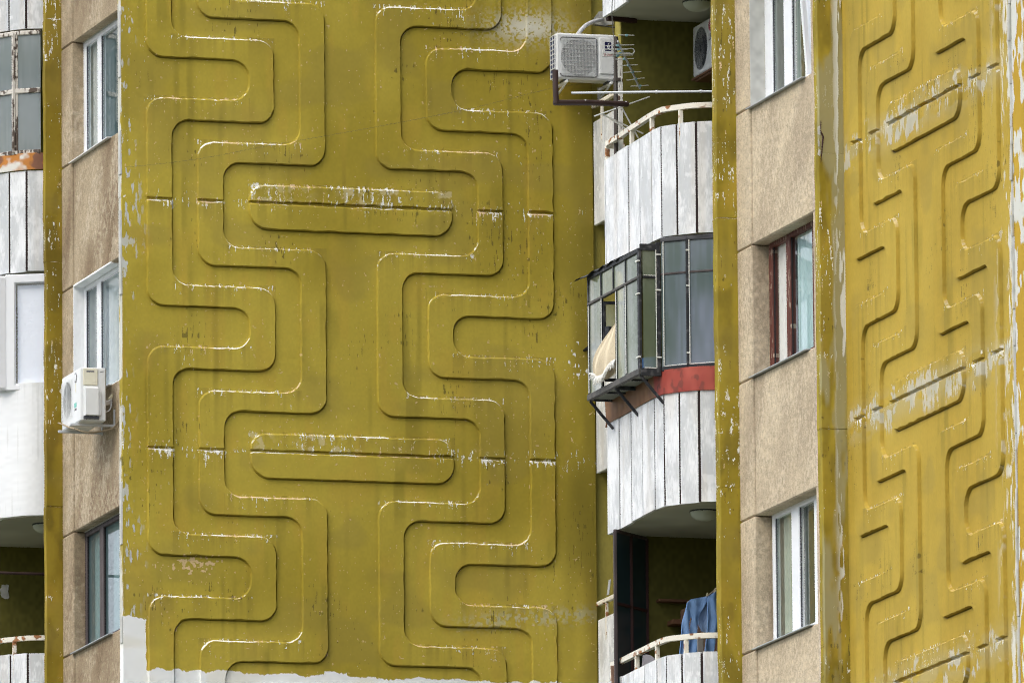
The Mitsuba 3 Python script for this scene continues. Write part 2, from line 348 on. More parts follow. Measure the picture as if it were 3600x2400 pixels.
# ------------------------------------------------------------------ the relief
def fillet(pts, r, seg=9):
    """Rounds the corners of a closed outline: r is one radius per corner."""
    pts = np.array(pts, float); out = []
    for i in range(len(pts)):
        p, a, b = pts[i], pts[i - 1], pts[(i + 1) % len(pts)]
        if r[i] <= 0: out.append(p[None]); continue
        da, db = (a - p) / np.linalg.norm(a - p), (b - p) / np.linalg.norm(b - p)
        la, lb = (.97 if r[i - 1] < .05 else .49), (.97 if r[(i + 1) % len(pts)] < .05 else .49)
        R = min(r[i], la * np.linalg.norm(a - p), lb * np.linalg.norm(b - p))
        c = p + R * (da + db); t = np.linspace(0, math.pi / 2, seg)[:, None]
        out.append(c - R * (db * np.cos(t) + da * np.sin(t)))
    return np.vstack(out)

def relief(outline, radii, place, h=.036):
    ring = fillet(outline, radii)
    dense = []
    for i in range(len(ring)):
        a, b = ring[i], ring[(i + 1) % len(ring)]
        n = max(1, int(np.linalg.norm(b - a) / .045)); dense.append(a + (b - a) * (np.arange(n) / n)[:, None])
    ring = np.vstack(dense)
    area = .5 * np.sum(ring[:, 0] * np.roll(ring[:, 1], -1) - np.roll(ring[:, 0], -1) * ring[:, 1])
    if area < 0: ring = ring[::-1]
    tan = np.roll(ring, -1, 0) - np.roll(ring, 1, 0); tan /= np.linalg.norm(tan, axis=1, keepdims=True)
    inward = np.stack([-tan[:, 1], tan[:, 0]], 1)
    seed = rng.uniform(0, 90)
    q = np.c_[ring * 7, np.full(len(ring), seed)]
    wob = (meshkit.fbm(q, 3) - .5)[:, None] * .016 + (meshkit.noise(q * 5) - .5)[:, None] * .006
    ring = ring + inward * wob
    c = np.interp(-inward[:, 1], [-1, 0, 1], [.006, .008, .019])[:, None]       # steep undersides, sloped upper edges
    m = len(ring); rings = []
    chipn = np.maximum(0, meshkit.noise(np.c_[ring * 11, np.full(m, seed + 40)]) - .62)[:, None] * .03
    for hh, ins in ((-.01, -.003), (h * .45, c * .42), (h * .95, c * .88), (h, c * 1.12)):
        rings.append(np.c_[ring + inward * (ins + chipn * (hh > .01)), np.full(m, hh)])
    V = np.vstack(rings); F = []
    i = np.arange(m); j = (i + 1) % m
    for k in range(3):
        a, b = k * m, (k + 1) * m
        F += [np.stack([a + i, a + j, b + j], 1), np.stack([a + i, b + j, b + i], 1)]
    tri = earcut.triangulate_float64(rings[-1][:, :2], np.array([m], np.uint32)).reshape(-1, 3).astype(int)
    p = rings[-1][:, :2]
    e1, e2 = p[tri[:, 1]] - p[tri[:, 0]], p[tri[:, 2]] - p[tri[:, 0]]
    flip = e1[:, 0] * e2[:, 1] - e1[:, 1] * e2[:, 0] < 0
    tri[flip] = tri[flip][:, ::-1]
    F.append(tri + 3 * m)
    return trimesh.Trimesh(place(V), np.vstack(F), process=False)

R = .19
BAND_0 = ([(0, -.016), (1, -.016), (1, -.964), (5, -.964), (5, -1.912), (1, -1.912), (1, -2.797), (0, -2.797), (0, -1.66), (4, -1.66), (4, -1.207), (0, -1.207)], [0, 0, R, R, R, R, 0, 0, R, R, R, R])
BAND_1 = ([(2, -.016), (3, -.016), (3, -.521), (7, -.521), (7, -2.37), (3, -2.37), (3, -2.797), (2, -2.797), (2, -2.139), (6, -2.139), (6, -.739), (2, -.739)], [0, 0, R, R, R, R, 0, 0, R, R, R, R])
PILL_LOW = ([(4, -.016), (12, -.016), (12, -.312), (4, -.312)], [.03, .03, .22, .22])
PILL_UP = ([(4, -2.606), (12, -2.606), (12, -2.797), (4, -2.797)], [.19, .19, .0, .0])

from shapely import affinity, union_all
def grooved_slab(panel, place, x0, x1, z):
    """The flat of a panel: a front layer with a narrow cast groove along the lower and right edges of the raised pieces, on a backing."""
    cuts = []
    for (pts, rad), mirror in ((BAND_0, 0), (BAND_1, 0), (BAND_1, 1), (BAND_0, 1), (PILL_LOW, 0), (PILL_UP, 0)):
        o = Polygon(fillet([(((16 - u) if mirror else u) * A_U, v + z) for u, v in pts], rad)).buffer(0)
        cuts.append(affinity.translate(o, .009, -.015).difference(o.buffer(-.014)))
    face = Polygon([(x0, z - 2.8 + .0002), (x1, z - 2.8 + .0002), (x1, z - .0002), (x0, z - .0002)]).difference(union_all(cuts))
    out = []
    for g in getattr(face, 'geoms', [face]):
        if g.area < 1e-3: continue
        m = trimesh.creation.extrude_polygon(g.simplify(.0006), .030, engine='earcut')
        m.apply_translation([0, 0, -.030]); out.append(trimesh.Trimesh(place(m.vertices), m.faces, process=False))
    b = trimesh.creation.box(bounds=[[x0, z - 2.8 + .0002, -.15], [x1, z - .0002, -.0302]])
    out.append(trimesh.Trimesh(place(b.vertices), b.faces, process=False))
    put('slab', out, 'olive_B' if panel.startswith('apartment_block_001') else 'olive_A', panel)

def relief_storey(panel, place, z):
    for (pts, rad), mirror, name in ((BAND_0, 0, 'relief_band'), (BAND_1, 0, 'relief_band'), (BAND_1, 1, 'relief_band'), (BAND_0, 1, 'relief_band'), (PILL_LOW, 0, 'relief_bar'), (PILL_UP, 0, 'relief_bar')):
        o = [(((16 - u) if mirror else u) * A_U, v + z) for u, v in pts]
        put(name, relief(o, rad, place), 'olive_B' if panel.startswith('apartment_block_001') else 'olive_A', panel, smooth=35)

ZB, ZT = -25.1, 9.0

# ------------------------------------------------------------------ the two blocks
A = thing('apartment_block', 'set back apartment block with a wide olive end wall of raised winding bands', 'apartment building')
B = thing('apartment_block_001', 'nearer apartment block with the curved white board balconies and the slanting yellow olive wall', 'apartment building')
GAP = .0002

# A: patterned end wall, one panel to a storey
for k in range(-1, 3):
    z1 = 2.8 * k
    P = node('wall_panel', A)
    pA = lambda V: np.c_[V[:, 0], -V[:, 2], V[:, 1]]
    xl = -.283 + rng.uniform(-.006, .006)
    if k < 2:
        grooved_slab(P, pA, xl, 5.185, z1); relief_storey(P, pA, z1)
    else:
        put('slab', box(xl, 5.185, 0, .15, z1 - 2.8 + GAP, z1 - GAP, 0), 'olive_A', P)
put('lower_wall', box(-.28, 5.185, 0, .15, ZB, -5.6 - GAP), 'olive_A', A)
put('upper_wall', box(-.28, 5.185, 0, .15, 5.6 + GAP, ZT), 'olive_A', A)
put('side_wall', box(5.187, 6.2, .06, .2, ZB, ZT), 'olive_fresh', A, label='plain fresher olive strip right of the patterned wall')
for z, dz in ((1.35, .75), (-1.1, .95), (.25, .5), (-3.9, .7), (-5.0, .3)): put('edge_filler', bar((-.286, .05 + rng.uniform(-.01, .01), z), (-.286, .05, z + dz), .02, .09), 'mortar', A)
P_ = [box(1.8, 12, .2, 6.1, ZB, ZT), box(-.9, 12, 6.2, 14, ZB, ZT)]
put('building_core', P_, 'room', A)

def tan_wall(blk, ox, oy, oz, near):
    """The beige strip between fin and end wall: a pier beside the windows, a slightly recessed spandrel under each."""
    for k in range(-3, 3):
        s = oz + 2.8 * k                                   # sill
        put('pier', box(ox, ox + .22, oy + 2.575, oy + 3.08, s + .006, s + 1.366, .012), 'render_tan', blk)
        put('pier', box(ox, ox + .22, oy + 2.575, oy + 3.08, s - 1.424, s - .006, .012), 'render_tan', blk)
        put('spandrel', box(ox + .014, ox + .22, oy + near, oy + 2.573, s - 1.43, s, .015), 'render_tan', blk)
    put('core_wall', box(ox + .06, ox + .25, oy + 2.62, oy + 3.08, ZB, ZT), 'black', blk)
    put('near_jamb', box(ox + .02, ox + .22, oy + near, oy + near + .15, ZB, ZT), 'render_tan', blk)
    put('wall_base', box(ox + .014, ox + .22, oy + near, oy + 3.08, ZB, oz - 8.4 - 1.43), 'render_tan', blk)

def window(blk, ox, oy, oz, rec, frame, bars, pane='glass', curtain=(), open_sash=False, lining=None, label=None, near=.85, swing=0.0):
    """bars: the uprights as (y_from, y_to) from far to near; oz the sill height."""
    W = node('window', blk, label)
    x0, x1 = ox + rec, ox + rec + .06
    zt, zb = oz + 1.362, oz + .012
    far = bars[0][0]
    b = [box(x0, x1, oy + min(c), oy + max(c), zb + .05, zt - .045, .006) for c in bars]
    for i, m in enumerate(b): put('stile', m, frame, W)
    put('bottom_rail', box(x0 - .002, x1, oy + near, oy + far, zb, zb + .06, .006), frame, W)
    put('top_rail', box(x0 - .002, x1, oy + near, oy + far, zt - .055, zt, .006), frame, W)
    for c, d in zip(bars[:-1], bars[1:]):
        y0, y1 = oy + min(c), oy + max(d)
        e = swing * (y0 - y1) if c is bars[1] else 0.0    # a sash left slightly ajar
        put('pane', sheet([(x0 + .03 - e, y0, zb + .05), (x0 + .03, y1, zb + .05), (x0 + .03, y1, zt - .05), (x0 + .03 - e, y0, zt - .05)]), pane, W)
        for y, e in ((y0 - .012, .012), (y1, .012)): put('sash_bead', box(x0 + .012, x0 + .024, y, y + e, zb + .06, zt - .055, .002), 'black' if frame != 'pvc' else 'dark_grille', W)
    s = box(ox - .035, ox + rec + .01, oy + near, oy + 2.62, -.006, .006, .002)
    s.vertices[:, 2] += oz + .004 + (s.vertices[:, 0] - ox - rec) * .10
    put('sill', s, 'sill_metal' if frame != 'pvc' or ox > 1 else 'pvc', W)
    if lining:
        put('lining', [box(ox + .004, ox + rec, oy + 2.560, oy + 2.574, zb - .01, zt + .01, .002), box(ox + .004, ox + rec, oy + near, oy + 2.560, zt - .001, zt + .02, .002)], lining, W)
    put('lintel_filler', box(ox + rec - .01, ox + rec + .03, oy + near, oy + far, zt + .001, zt + .02, .004), 'mortar', W)
    # the room behind
    X0, X1, Y0, Y1 = ox + .221, ox + 1.75, oy + near - .1, oy + 2.9
    r = box(X0, X1, Y0, Y1, oz - .5, oz + 1.7, 0); r.invert()
    keep = np.abs(r.triangles_center[:, 0] - X0) > 1e-3
    put('room', trimesh.Trimesh(r.vertices, r.faces[keep], process=False), 'room', W)
    for (ya, yb, m, amp, dx) in curtain:
        n = int(abs(yb - ya) * 60) + 4; t = np.linspace(0, 1, n)
        yy = oy + ya + (yb - ya) * t; xx = ox + rec + .10 + dx + amp * np.sin(t * abs(yb - ya) * 52 + 1.3 * np.sin(t * 9))
        put('curtain', grid(np.stack([np.stack([xx, yy, np.full(n, z)], 1) for z in (oz - .1, oz + 1.45)])), m, W, smooth=True)
    return W

tan_wall(A, -.2, 0, .825, .16)
window(A, -.2, 0, .825, .132, 'pvc', [(2.573, 2.455), (1.93, 1.77), (.90, .80)], 'dusty_glass', [(2.5, 1.95, 'curtain_white', .02, 0), (1.8, .9, 'curtain_white', .012, .25)], label='white framed window right of the left fin, topmost of three')
window(A, -.2, 0, -1.975, .132, 'pvc', [(2.573, 2.50), (2.0, 1.82), (.90, .80)], 'dusty_glass', [(2.5, 2.0, 'curtain_grey', .008, 0), (1.82, 1.25, 'curtain_white', .02, 0), (1.25, .85, 'curtain_teal', .004, .05)], lining='white_render', label='white framed window with whitewashed reveal behind the wall unit')
window(A, -.2, 0, -4.775, .132, 'grey_brown_wood', [(2.573, 2.50), (1.90, 1.73), (.90, .80)], 'dusty_glass', [(2.5, 1.9, 'curtain_teal', .012, 0), (1.75, 1.35, 'curtain_teal', .02, .03), (1.35, 1.2, 'curtain_white', .02, .06), (1.2, .9, 'curtain_teal', .02, .06)], label='dark framed window low beside the end wall')

def fin(blk, x0, x1, y0, y1, mtl, name='fin', jit=.01, zoff=0.0):
    zs = [ZB] + [zoff + 2.8 * k for k in range(-3, 3)] + [ZT]
    for a, b in zip(zs[:-1], zs[1:]):
        j = rng.uniform(-jit, jit, 3)
        m = box(x0 + j[0], x1, y0 + j[1] * .5, y1, a + .0003, b - .0003, .004)
        if b - a < 4:
            m = m.subdivide_to_size(.12); v = m.vertices
            w = (meshkit.fbm(np.c_[v[:, 0] * 0, v[:, 1] * 0, v[:, 2] * 2.2] + [x0 * 7, y0, 0], 3) - .5) * .025
            v[:, 0] += np.where(v[:, 0] < x0 + .05, w, 0); m.vertices = v
        put(name, m, mtl, blk)

fin(A, -.384, .25, 3.07, 3.185, 'olive_F', zoff=-.25)

# B: fin, beige strip, front fin and side wall
OX, OY, OZ = 3.4, -15.01, -1.8
tan_wall(B, 3.2, OY, -.975, .38)
fin(B, 2.99, 3.7, -11.94, -11.78, 'olive_F', zoff=-2.05)
fin(B, 3.188, 3.50, -14.80, -14.64, 'olive_F', 'front_fin', .006, zoff=-1.85)
yo = lambda *l: [(a - OY, b - OY) for a, b in l]
TOPW = window(B, 3.2, OY, -.975, .163, 'pvc', yo((-12.40, -12.70), (-13.10, -13.37), (-13.82, -14.12), (-14.25, -14.3)), 'dusty_green_glass', [(2.3, 1.95, 'curtain_green', .01, .1), (1.65, 1.2, 'olive_dim', .01, .2)], near=.7, swing=-.045, lining='mortar', label='white framed window of the nearer block, topmost of three')
put('tilted_sash', [bar((3.335, -13.86, .36), (3.24, -13.86, 1.40 - .12), .05), bar((3.335, -14.3, .36), (3.24, -14.3, 1.28), .05), bar((3.335, -13.86, -.86), (3.335, -13.86, .36), .05)][:2] + [bar((3.338, -14.02, -.90), (3.25, -14.02, .36), .055, .05)], 'pvc', TOPW)
window(B, 3.2, OY, -3.76, .163, 'brown_wood', yo((-12.495, -12.62), (-13.09, -13.23), (-13.98, -14.14), (-14.25, -14.3)), 'glass', [(2.4, 1.9, 'curtain_white', .012, -.03), (1.78, 1.0, 'curtain_pale_teal', .015, -.02)], near=.7, label='window with peeling dark brown frame between two white framed ones')
window(B, 3.2, OY, -6.56, .163, 'pvc', yo((-12.50, -12.59), (-13.16, -13.42), (-13.93, -14.06), (-14.25, -14.3)), 'dusty_green_glass', [(2.42, 1.85, 'curtain_green', .02, 0), (1.60, 1.10, 'olive_dim', .01, .2), (1.05, .8, 'curtain_green', .01, .1)], near=.7, swing=-.045, label='white framed window of the nearer block, lowest of three')
for k in range(-2, 3):
    z1 = -1.797 + 2.8 * k
    P = node('side_panel', B)
    pB = lambda V: np.c_[3.452 - V[:, 2], -15.116 - V[:, 0], V[:, 1] - 1.797]
    if k < 2:
        grooved_slab(P, pB, -.314, 5.069, 2.8 * k); relief_storey(P, pB, 2.8 * k)
    else:
        put('slab', box(3.452, 3.60, -20.185, -14.802, z1 - 2.8 + GAP, z1 - GAP, 0), 'olive_B', P)
    # relief_storey writes (u, v): v is measured from the joint of panel k = 0
put('lower_wall', box(3.452, 3.6, -20.185, -14.802, ZB, -1.797 - 2.8 * 3 - GAP), 'olive_B', B)
put('upper_wall', box(3.452, 3.6, -20.185, -14.802, -1.797 + 5.6 + GAP, ZT), 'olive_B', B)
put('orange_wall', box(3.448, 3.6, -23.0, -20.215, ZB, ZT), 'orange_paint', B, label='strip of orange yellow wall at the far right edge')
jm = []
z = -9.0
while z < 3:
    L = rng.uniform(.15, .5)
    jm.append(bar((3.452 + rng.uniform(-.012, .004), -20.2, z), (3.452 + rng.uniform(-.012, .004), -20.2 + rng.uniform(-.01, .01), z + L), .03, rng.uniform(.03, .06))); z += L
put('joint_mortar', jm, 'mortar', B)
put('building_core', [box(5.6, 15, -8.75, .0, ZB, ZT), box(5.2, 15, -23, -11.7, ZB, ZT), box(3.7, 5.2, -23, -14.9, ZB, ZT)], 'room', B)

# ------------------------------------------------------------------ balconies
PLAN = np.array([[2.618, -9.147], [2.613, -9.584], [2.598, -10.062], [2.585, -10.515], [2.574, -10.988], [2.593, -11.263], [2.707, -11.446], [2.866, -11.618], [3.05, -11.685]])
GAPS = [.011, .015, .018, .013, .014, .012, .012, .014, .0]

def curve(n=6):
    return smooth_path(PLAN, n)

def offset_curve(c, d):
    """Moves a plan curve outwards (towards -x and -y)."""
    t = np.gradient(c, axis=0); t /= np.linalg.norm(t, axis=1, keepdims=True)
    return c + d * np.stack([t[:, 1], -t[:, 0]], 1)

def ribbon(c, z0, z1, th, tilt=0.0):
    """A curved upright band of thickness th standing on the plan curve c."""
    o, i = offset_curve(c, 0), offset_curve(c, -th)
    ot = offset_curve(c, tilt)
    P = np.stack([np.c_[o, np.full(len(c), z0)], np.c_[ot, np.full(len(c), z1)], np.c_[i, np.full(len(c), z1)], np.c_[i, np.full(len(c), z0)], np.c_[o, np.full(len(c), z0)]])
    m = grid(P); a = trimesh.Trimesh(m.vertices, m.faces, process=False)
    caps = []
    for e in (0, -1):
        caps.append(trimesh.Trimesh(P[:4, e], [[0, 1, 2], [0, 2, 3]], process=False))
    return join([a] + caps)

def balcony(blk, off, k, boards=True, smoothwall=False, rail=True, dz=0.0, short=0.0, label=None, drop=0.0):
    ox, oy, oz = off
    N = node('balcony', blk, label)
    zt = -1.0 + 2.8 * k + oz + dz; zb = -2.16 + 2.8 * k + oz - drop
    pl = PLAN + [ox, oy]
    if boards:
        for i in range(8):
            a, b = pl[i], pl[i + 1]; d = (b - a) / np.linalg.norm(b - a); n = np.array([d[1], -d[0]])
            a2, b2 = a + d * GAPS[i], b - d * GAPS[i + 1]
            jz = rng.uniform(-.006, .006, 2)
            q = np.array([a2, b2, b2 - n * .035, a2 - n * .035]) + n * rng.uniform(-.003, .003)
            m = prism(q, zb + jz[0], zt - short + jz[1]).subdivide_to_size(.25)
            v = m.vertices; e = (meshkit.fbm(v * [9, 9, 3], 2, i) - .5) * .006; v[:, 0] += e; v[:, 1] += e; m.vertices = v
            put('board', m, f'board_{[0, 0, 1, 1, 0, 2, 1, 1][(i + k) % 8]}', N)
        for i in range(1, 8):                             # dark joint between two boards, set back from their faces
            d = (pl[i + 1] - pl[i - 1]) / np.linalg.norm(pl[i + 1] - pl[i - 1]); n = np.array([d[1], -d[0]]); g = GAPS[i] + .004
            put('joint', prism([pl[i] - d * g - n * .007, pl[i] + d * g - n * .007, pl[i] + d * g - n * .03, pl[i] - d * g - n * .03], zb + .01, zt - short - .012), 'joint_dark', N)
        put('end_board', prism([pl[0] + [.002, .004], pl[0] + [.0, .03], [2.86 + ox, -9.0 + oy], [2.86 + ox, -9.03 + oy]], zb, zt - short), 'board_0', N)
        c = curve() + [ox, oy]
        put('inner_lining', ribbon(offset_curve(c, -.045), zb + .03, zt - .05, .02), 'black', N)
    if smoothwall:
        c = curve() + [ox, oy]
        put('parapet', ribbon(offset_curve(c, .01), zb, zt, .10), 'white_render', N, smooth=40)
    slab = np.vstack([pl[:, :] + [.05, .03], [[4.1 + ox, -11.66 + oy], [4.1 + ox, -8.95 + oy], [2.83 + ox, -8.95 + oy]]])
    put('floor_slab', prism(slab, zb + .012, zb + .20), 'soffit', N)
    if rail:
        c = offset_curve(curve(), -.005)
        c = np.vstack([[[2.86, -9.03], [2.74, -9.02], [2.655, -9.055]], c])
        c3 = np.c_[c + [ox, oy], np.full(len(c), zt + .165)]
        m = ribbon(c3[:, :2], zt + .145, zt + .20, .05); put('handrail', m, 'cream_rust', N, smooth=50)
        for f in (.02, .37, .66, .86):
            i = int(f * (len(c) - 4)) + 3; x, y = c[i] + [ox + .025, oy + .01]
            put('rail_post', box(x - .022, x + .022, y - .022, y + .022, zt - .25, zt + .15, .004), 'cream_rust', N)
    return N

def loggia_walls(blk, off):
    ox, oy, oz = off
    L = node('loggia', blk)
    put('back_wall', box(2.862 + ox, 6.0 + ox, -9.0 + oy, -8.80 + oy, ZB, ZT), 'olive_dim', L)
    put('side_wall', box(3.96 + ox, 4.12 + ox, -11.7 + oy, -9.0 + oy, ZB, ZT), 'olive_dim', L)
    put('wall_end', box(2.846 + ox, 2.861 + ox, -8.998 + oy, -8.80 + oy, ZB, ZT), 'olive_fresh', L)

offA, offB = (-3.4, 15.01, 1.845), (0, 0, 0)
loggia_walls(A, offA); loggia_walls(B, offB)
balcony(B, offB, 2, rail=False)
N1 = balcony(B, offB, 1, rail=False, drop=.115, label='white balcony cut by the top of the picture, its soffit showing')
balcony(B, offB, 0, label='open balcony of weathered white boards under a rusty cream rail')
balcony(B, offB, -1, rail=False, label='balcony of white boards under the glazed bay')
balcony(B, offB, -2, dz=.09, label='lowest open balcony with a rusty rail below the blue laundry')
balcony(B, offB, -3, rail=False)
balcony(A, offA, 1, rail=False, label='grey board balcony at the top left corner')
balcony(A, offA, 0, rail=False, label='grey board balcony under a rusty band at the left edge')
balcony(A, offA, -1, boards=False, smoothwall=True, rail=False, dz=.36, label='smooth white rendered curved balcony at the left edge')
balcony(A, offA, -2, dz=.07, label='grey board balcony with rusty rail at the bottom left corner')
balcony(A, offA, -3, rail=False)

# A2: the far balcony beside the end wall, seen only as a narrow side of boards
put('rusty_plate', bar((2.66, -9.13, .512), (3.0, -9.06, .512), .06, .045), 'dark_brown', N1)
def narrow_balcony(z, tone, rail=True):
    N = node('narrow_balcony', A, 'narrow side of a board balcony right of the patterned wall' if rail else None)
    ys = [-.02, -.44, -.79, -1.2, -1.6]
    for i in range(4):
        m = box(5.19, 5.225, ys[i + 1] + .004, ys[i] - .004, z - .13 + rng.uniform(-.005, .005), z + 1.05, .004)
        put('board', m, f'board_{(i + tone) % 3}', N)
    put('floor_slab', box(5.227, 6.0, -1.6, .05, z - .10, z + .06), 'soffit', N)
    put('inner_lining', box(5.240, 5.26, -1.6, .05, z - .1, z + 1.0, .0), 'black', N)
    if rail:
        put('handrail', bar((5.2, .02, z + 1.235), (5.2, -1.6, z + 1.235), .045, .05), 'cream_rust', N)
        for y in (-.34, -1.1):
            put('rail_post', box(5.185, 5.215, y - .02, y + .02, z + .8, z + 1.21, .003), 'cream_rust', N)
for i, z in enumerate((2.83, .0, -2.81, -5.645)): narrow_balcony(z, i, z != 2.83)

# ------------------------------------------------------------------ glazed bays
def bay_near():
    G = node('balcony_glazing', B, 'dark steel glazed bay jutting out over the white boards')
    X, zb, ztr, zt = 2.35, -3.555, -2.585, -2.30
    y0, y1 = -9.40, -11.276
    S, SS = 'dark_steel', 'dark_steel_side'
    def vbar(y, a, b, w=.02, m=S): put('upright', box(X - .014, X + .014, y - w, y + w, a, b, .003), m, G)
    put('sill_beam', box(X - .025, X + .025, y1 - .01, y0 + .01, zb - .045, zb + .018, .004), SS, G)
    put('transom', box(X - .02, X + .02, y1, y0, ztr - .014, ztr + .014, .004), SS, G)
    put('head_beam', box(X - .02, X + .02, y1, y0, zt - .03, zt + .015, .004), S, G)
    vbar(-9.41, zb, zt, .018); vbar(-11.25, zb, zt, .035)
    uy = [-9.41, -9.88, -10.33, -10.78, -11.25]; ly = [-9.41, -9.885, -10.42, -10.77, -11.25]
    for y in uy[1:-1]: vbar(y, ztr + .018, zt, .010)
    for y in ly[1:-1]: vbar(y, zb + .018, ztr - .018, .012)
    for a, b in zip(uy[:-1], uy[1:]):
        put('pane', sheet([(X, a, ztr), (X, b, ztr), (X, b, zt), (X, a, zt)]), 'milky_glass', G)
    for i, (a, b) in enumerate(zip(ly[:-1], ly[1:])):
        if i == 1: continue                                 # the open light
        put('pane', sheet([(X, a, zb), (X, b, zb), (X, b, ztr), (X, a, ztr)]), 'milky_glass', G)
    for y in ly[:-1]:
        put('putty_line', box(X - .018, X - .012, y - .032, y - .017, zb + .03, ztr - .02, .002), 'putty', G)
    # the sash that swings inwards from the open light
    sx = [(X + .02, -9.90), (X + .34, -10.02)]
    put('open_sash', [bar((sx[0][0], sx[0][1], zb + .1), (sx[0][0], sx[0][1], ztr - .04), .03), bar((sx[1][0], sx[1][1], zb + .1), (sx[1][0], sx[1][1], ztr - .06), .03),
                      bar((*sx[0], ztr - .06), (*sx[1], ztr - .06), .03), bar((*sx[0], zb + .1), (*sx[1], zb + .1), .03), bar((X + .03, -9.93, -2.95), (X + .06, -9.99, -2.95), .05, .10)], S, G)
    put('pane', sheet([(*sx[0], zb + .1), (*sx[1], zb + .1), (*sx[1], ztr - .06), (*sx[0], ztr - .06)]), 'milky_glass', G)
    # front return
    put('front_beam', box(X, 2.56, y1 - .02, y1 + .02, zb - .06, zb + .02, .004), S, G)
    put('front_transom', box(X + .03, 2.53, y1 - .016, y1 + .016, ztr - .012, ztr + .012, .003), S, G)
    put('front_head', box(X, 2.56, y1 - .016, y1 + .016, zt - .01, zt + .06, .003), S, G)
    put('upright', box(2.52, 2.565, y1 - .022, y1 + .022, zb - .06, zt + .08, .004), S, G)
    put('pane', sheet([(X + .03, y1, zb), (2.53, y1, zb), (2.53, y1, ztr), (X + .03, y1, ztr)]), 'milky_glass', G)
    put('pane', sheet([(X + .03, y1, ztr), (2.53, y1, ztr), (2.53, y1, zt + .05), (X + .03, y1, zt + .05)]), 'milky_glass', G)
    put('putty_line', [box(2.512, 2.52, y1 - .026, y1 - .02, zb + .02, zt, .001), box(X + .035, 2.51, y1 - .026, y1 - .02, zb + .018, zb + .026, .001), box(X + .035, 2.51, y1 - .024, y1 - .018, ztr + .012, ztr + .018, .001)], 'putty', G)
    # two broad panes that follow the bend
    pts = [(2.575, -11.29), (2.79, -11.50), (3.05, -11.70)]
    zl, zh = -3.535, -2.20
    for a, b in zip(pts[:-1], pts[1:]):
        for c, d in ((zl, -2.555), (-2.555, zh)):
            put('pane', sheet([(*a, c), (*b, c), (*b, d), (*a, d)]), 'bay_blue_glass', G)
        put('transom', bar((*a, -2.555), (*b, -2.555), .025, .020), 'grey_brown_wood', G)
        put('sill_beam', bar((*a, zl - .01), (*b, zl - .01), .035, .045), S, G)
        put('head_beam', bar((*a, zh), (*b, zh), .035, .05), S, G)
        put('putty_line', [bar((a[0] + .012, a[1] - .035, zl + .015), (a[0] + .012, a[1] - .035, zh - .02), .008), bar((a[0] + .02, a[1] - .04, zl + .02), (b[0] - .02, b[1] - .03, zl + .02), .008)], 'putty', G)
    put('upright', box(2.775, 2.805, -11.525, -11.495, zl, zh, .003), S, G)
    clips = [box(X - .03, X - .005, -11.30, -11.20, z - .007, z + .007, .002) for z in (-2.42, -2.76, -3.42)] + [box(2.51, 2.57, y1 - .03, y1 - .02, z - .007, z + .007, .002) for z in (-2.35, -2.72, -3.42)] + [box(2.77, 2.81, -11.535, -11.525, z - .008, z + .008, .002) for z in (-2.33, -2.70, -3.40)]
    put('glazing_clip', clips, 'putty', G)
    # floor of the bay, brackets, drip roof
    put('bay_floor', box(X + .02, 2.66, y1, y0, zb - .03, zb - .012, .003), 'milky_floor', G)
    put('floor_rib', [box(X + .02, 2.60, y - .012, y + .012, zb - .05, zb - .03, .003) for y in (-9.42, -9.95, -10.35, -10.85)], S, G)
    for y in (-9.42, -10.35, -11.25):
        put('bracket', bar((X, y, zb - .05), (2.60, y, zb - .335), .028), S, G)
    put('bracket', bar((X, -10.35, zb - .055), (2.60, -10.35, zb - .055), .03), S, G)
    n = 14; t = np.linspace(0, 1, n)
    c = np.vstack([curve()[2:26] + [-.03, 0]])
    ro = np.stack([np.where(c[:, 1] > -11.2, 2.31 - .11 * np.clip((c[:, 1] + 9.9) / .7, 0, 1) ** 2, c[:, 0] - .04), c[:, 1] - .03 - .55 * np.clip((c[:, 1] + 9.9) / .7, 0, 1) ** 2 * 0], 1)
    wav = .012 * np.sin(np.arange(len(c)) * 1.1)
    P = np.stack([np.c_[ro, np.full(len(c), zt + .012) + wav - .045 * np.clip((c[:, 1] + 9.7) / .5, 0, 1)], np.c_[c, np.full(len(c), zt + .14)]])
    top = grid(P); bot = grid(P[::-1] - [0, 0, .006]); put('drip_roof', [top, bot], S, G)
    put('fascia', ribbon(offset_curve(curve(), .015), -3.80, -3.555, .03, .012), 'red_fascia', G, smooth=40, label='sheet metal band, red at the bend and brown beside it')
    put('fascia_end', bar((2.612, -9.12, -3.83), (2.65, -9.12, -3.56), .02), 'red_fascia', G)
mat('milky_floor', (.17, .18, .15), .8)
bay_near()

def pt_on(f):
    c = curve(12); return c[int(f * (len(c) - 1))]

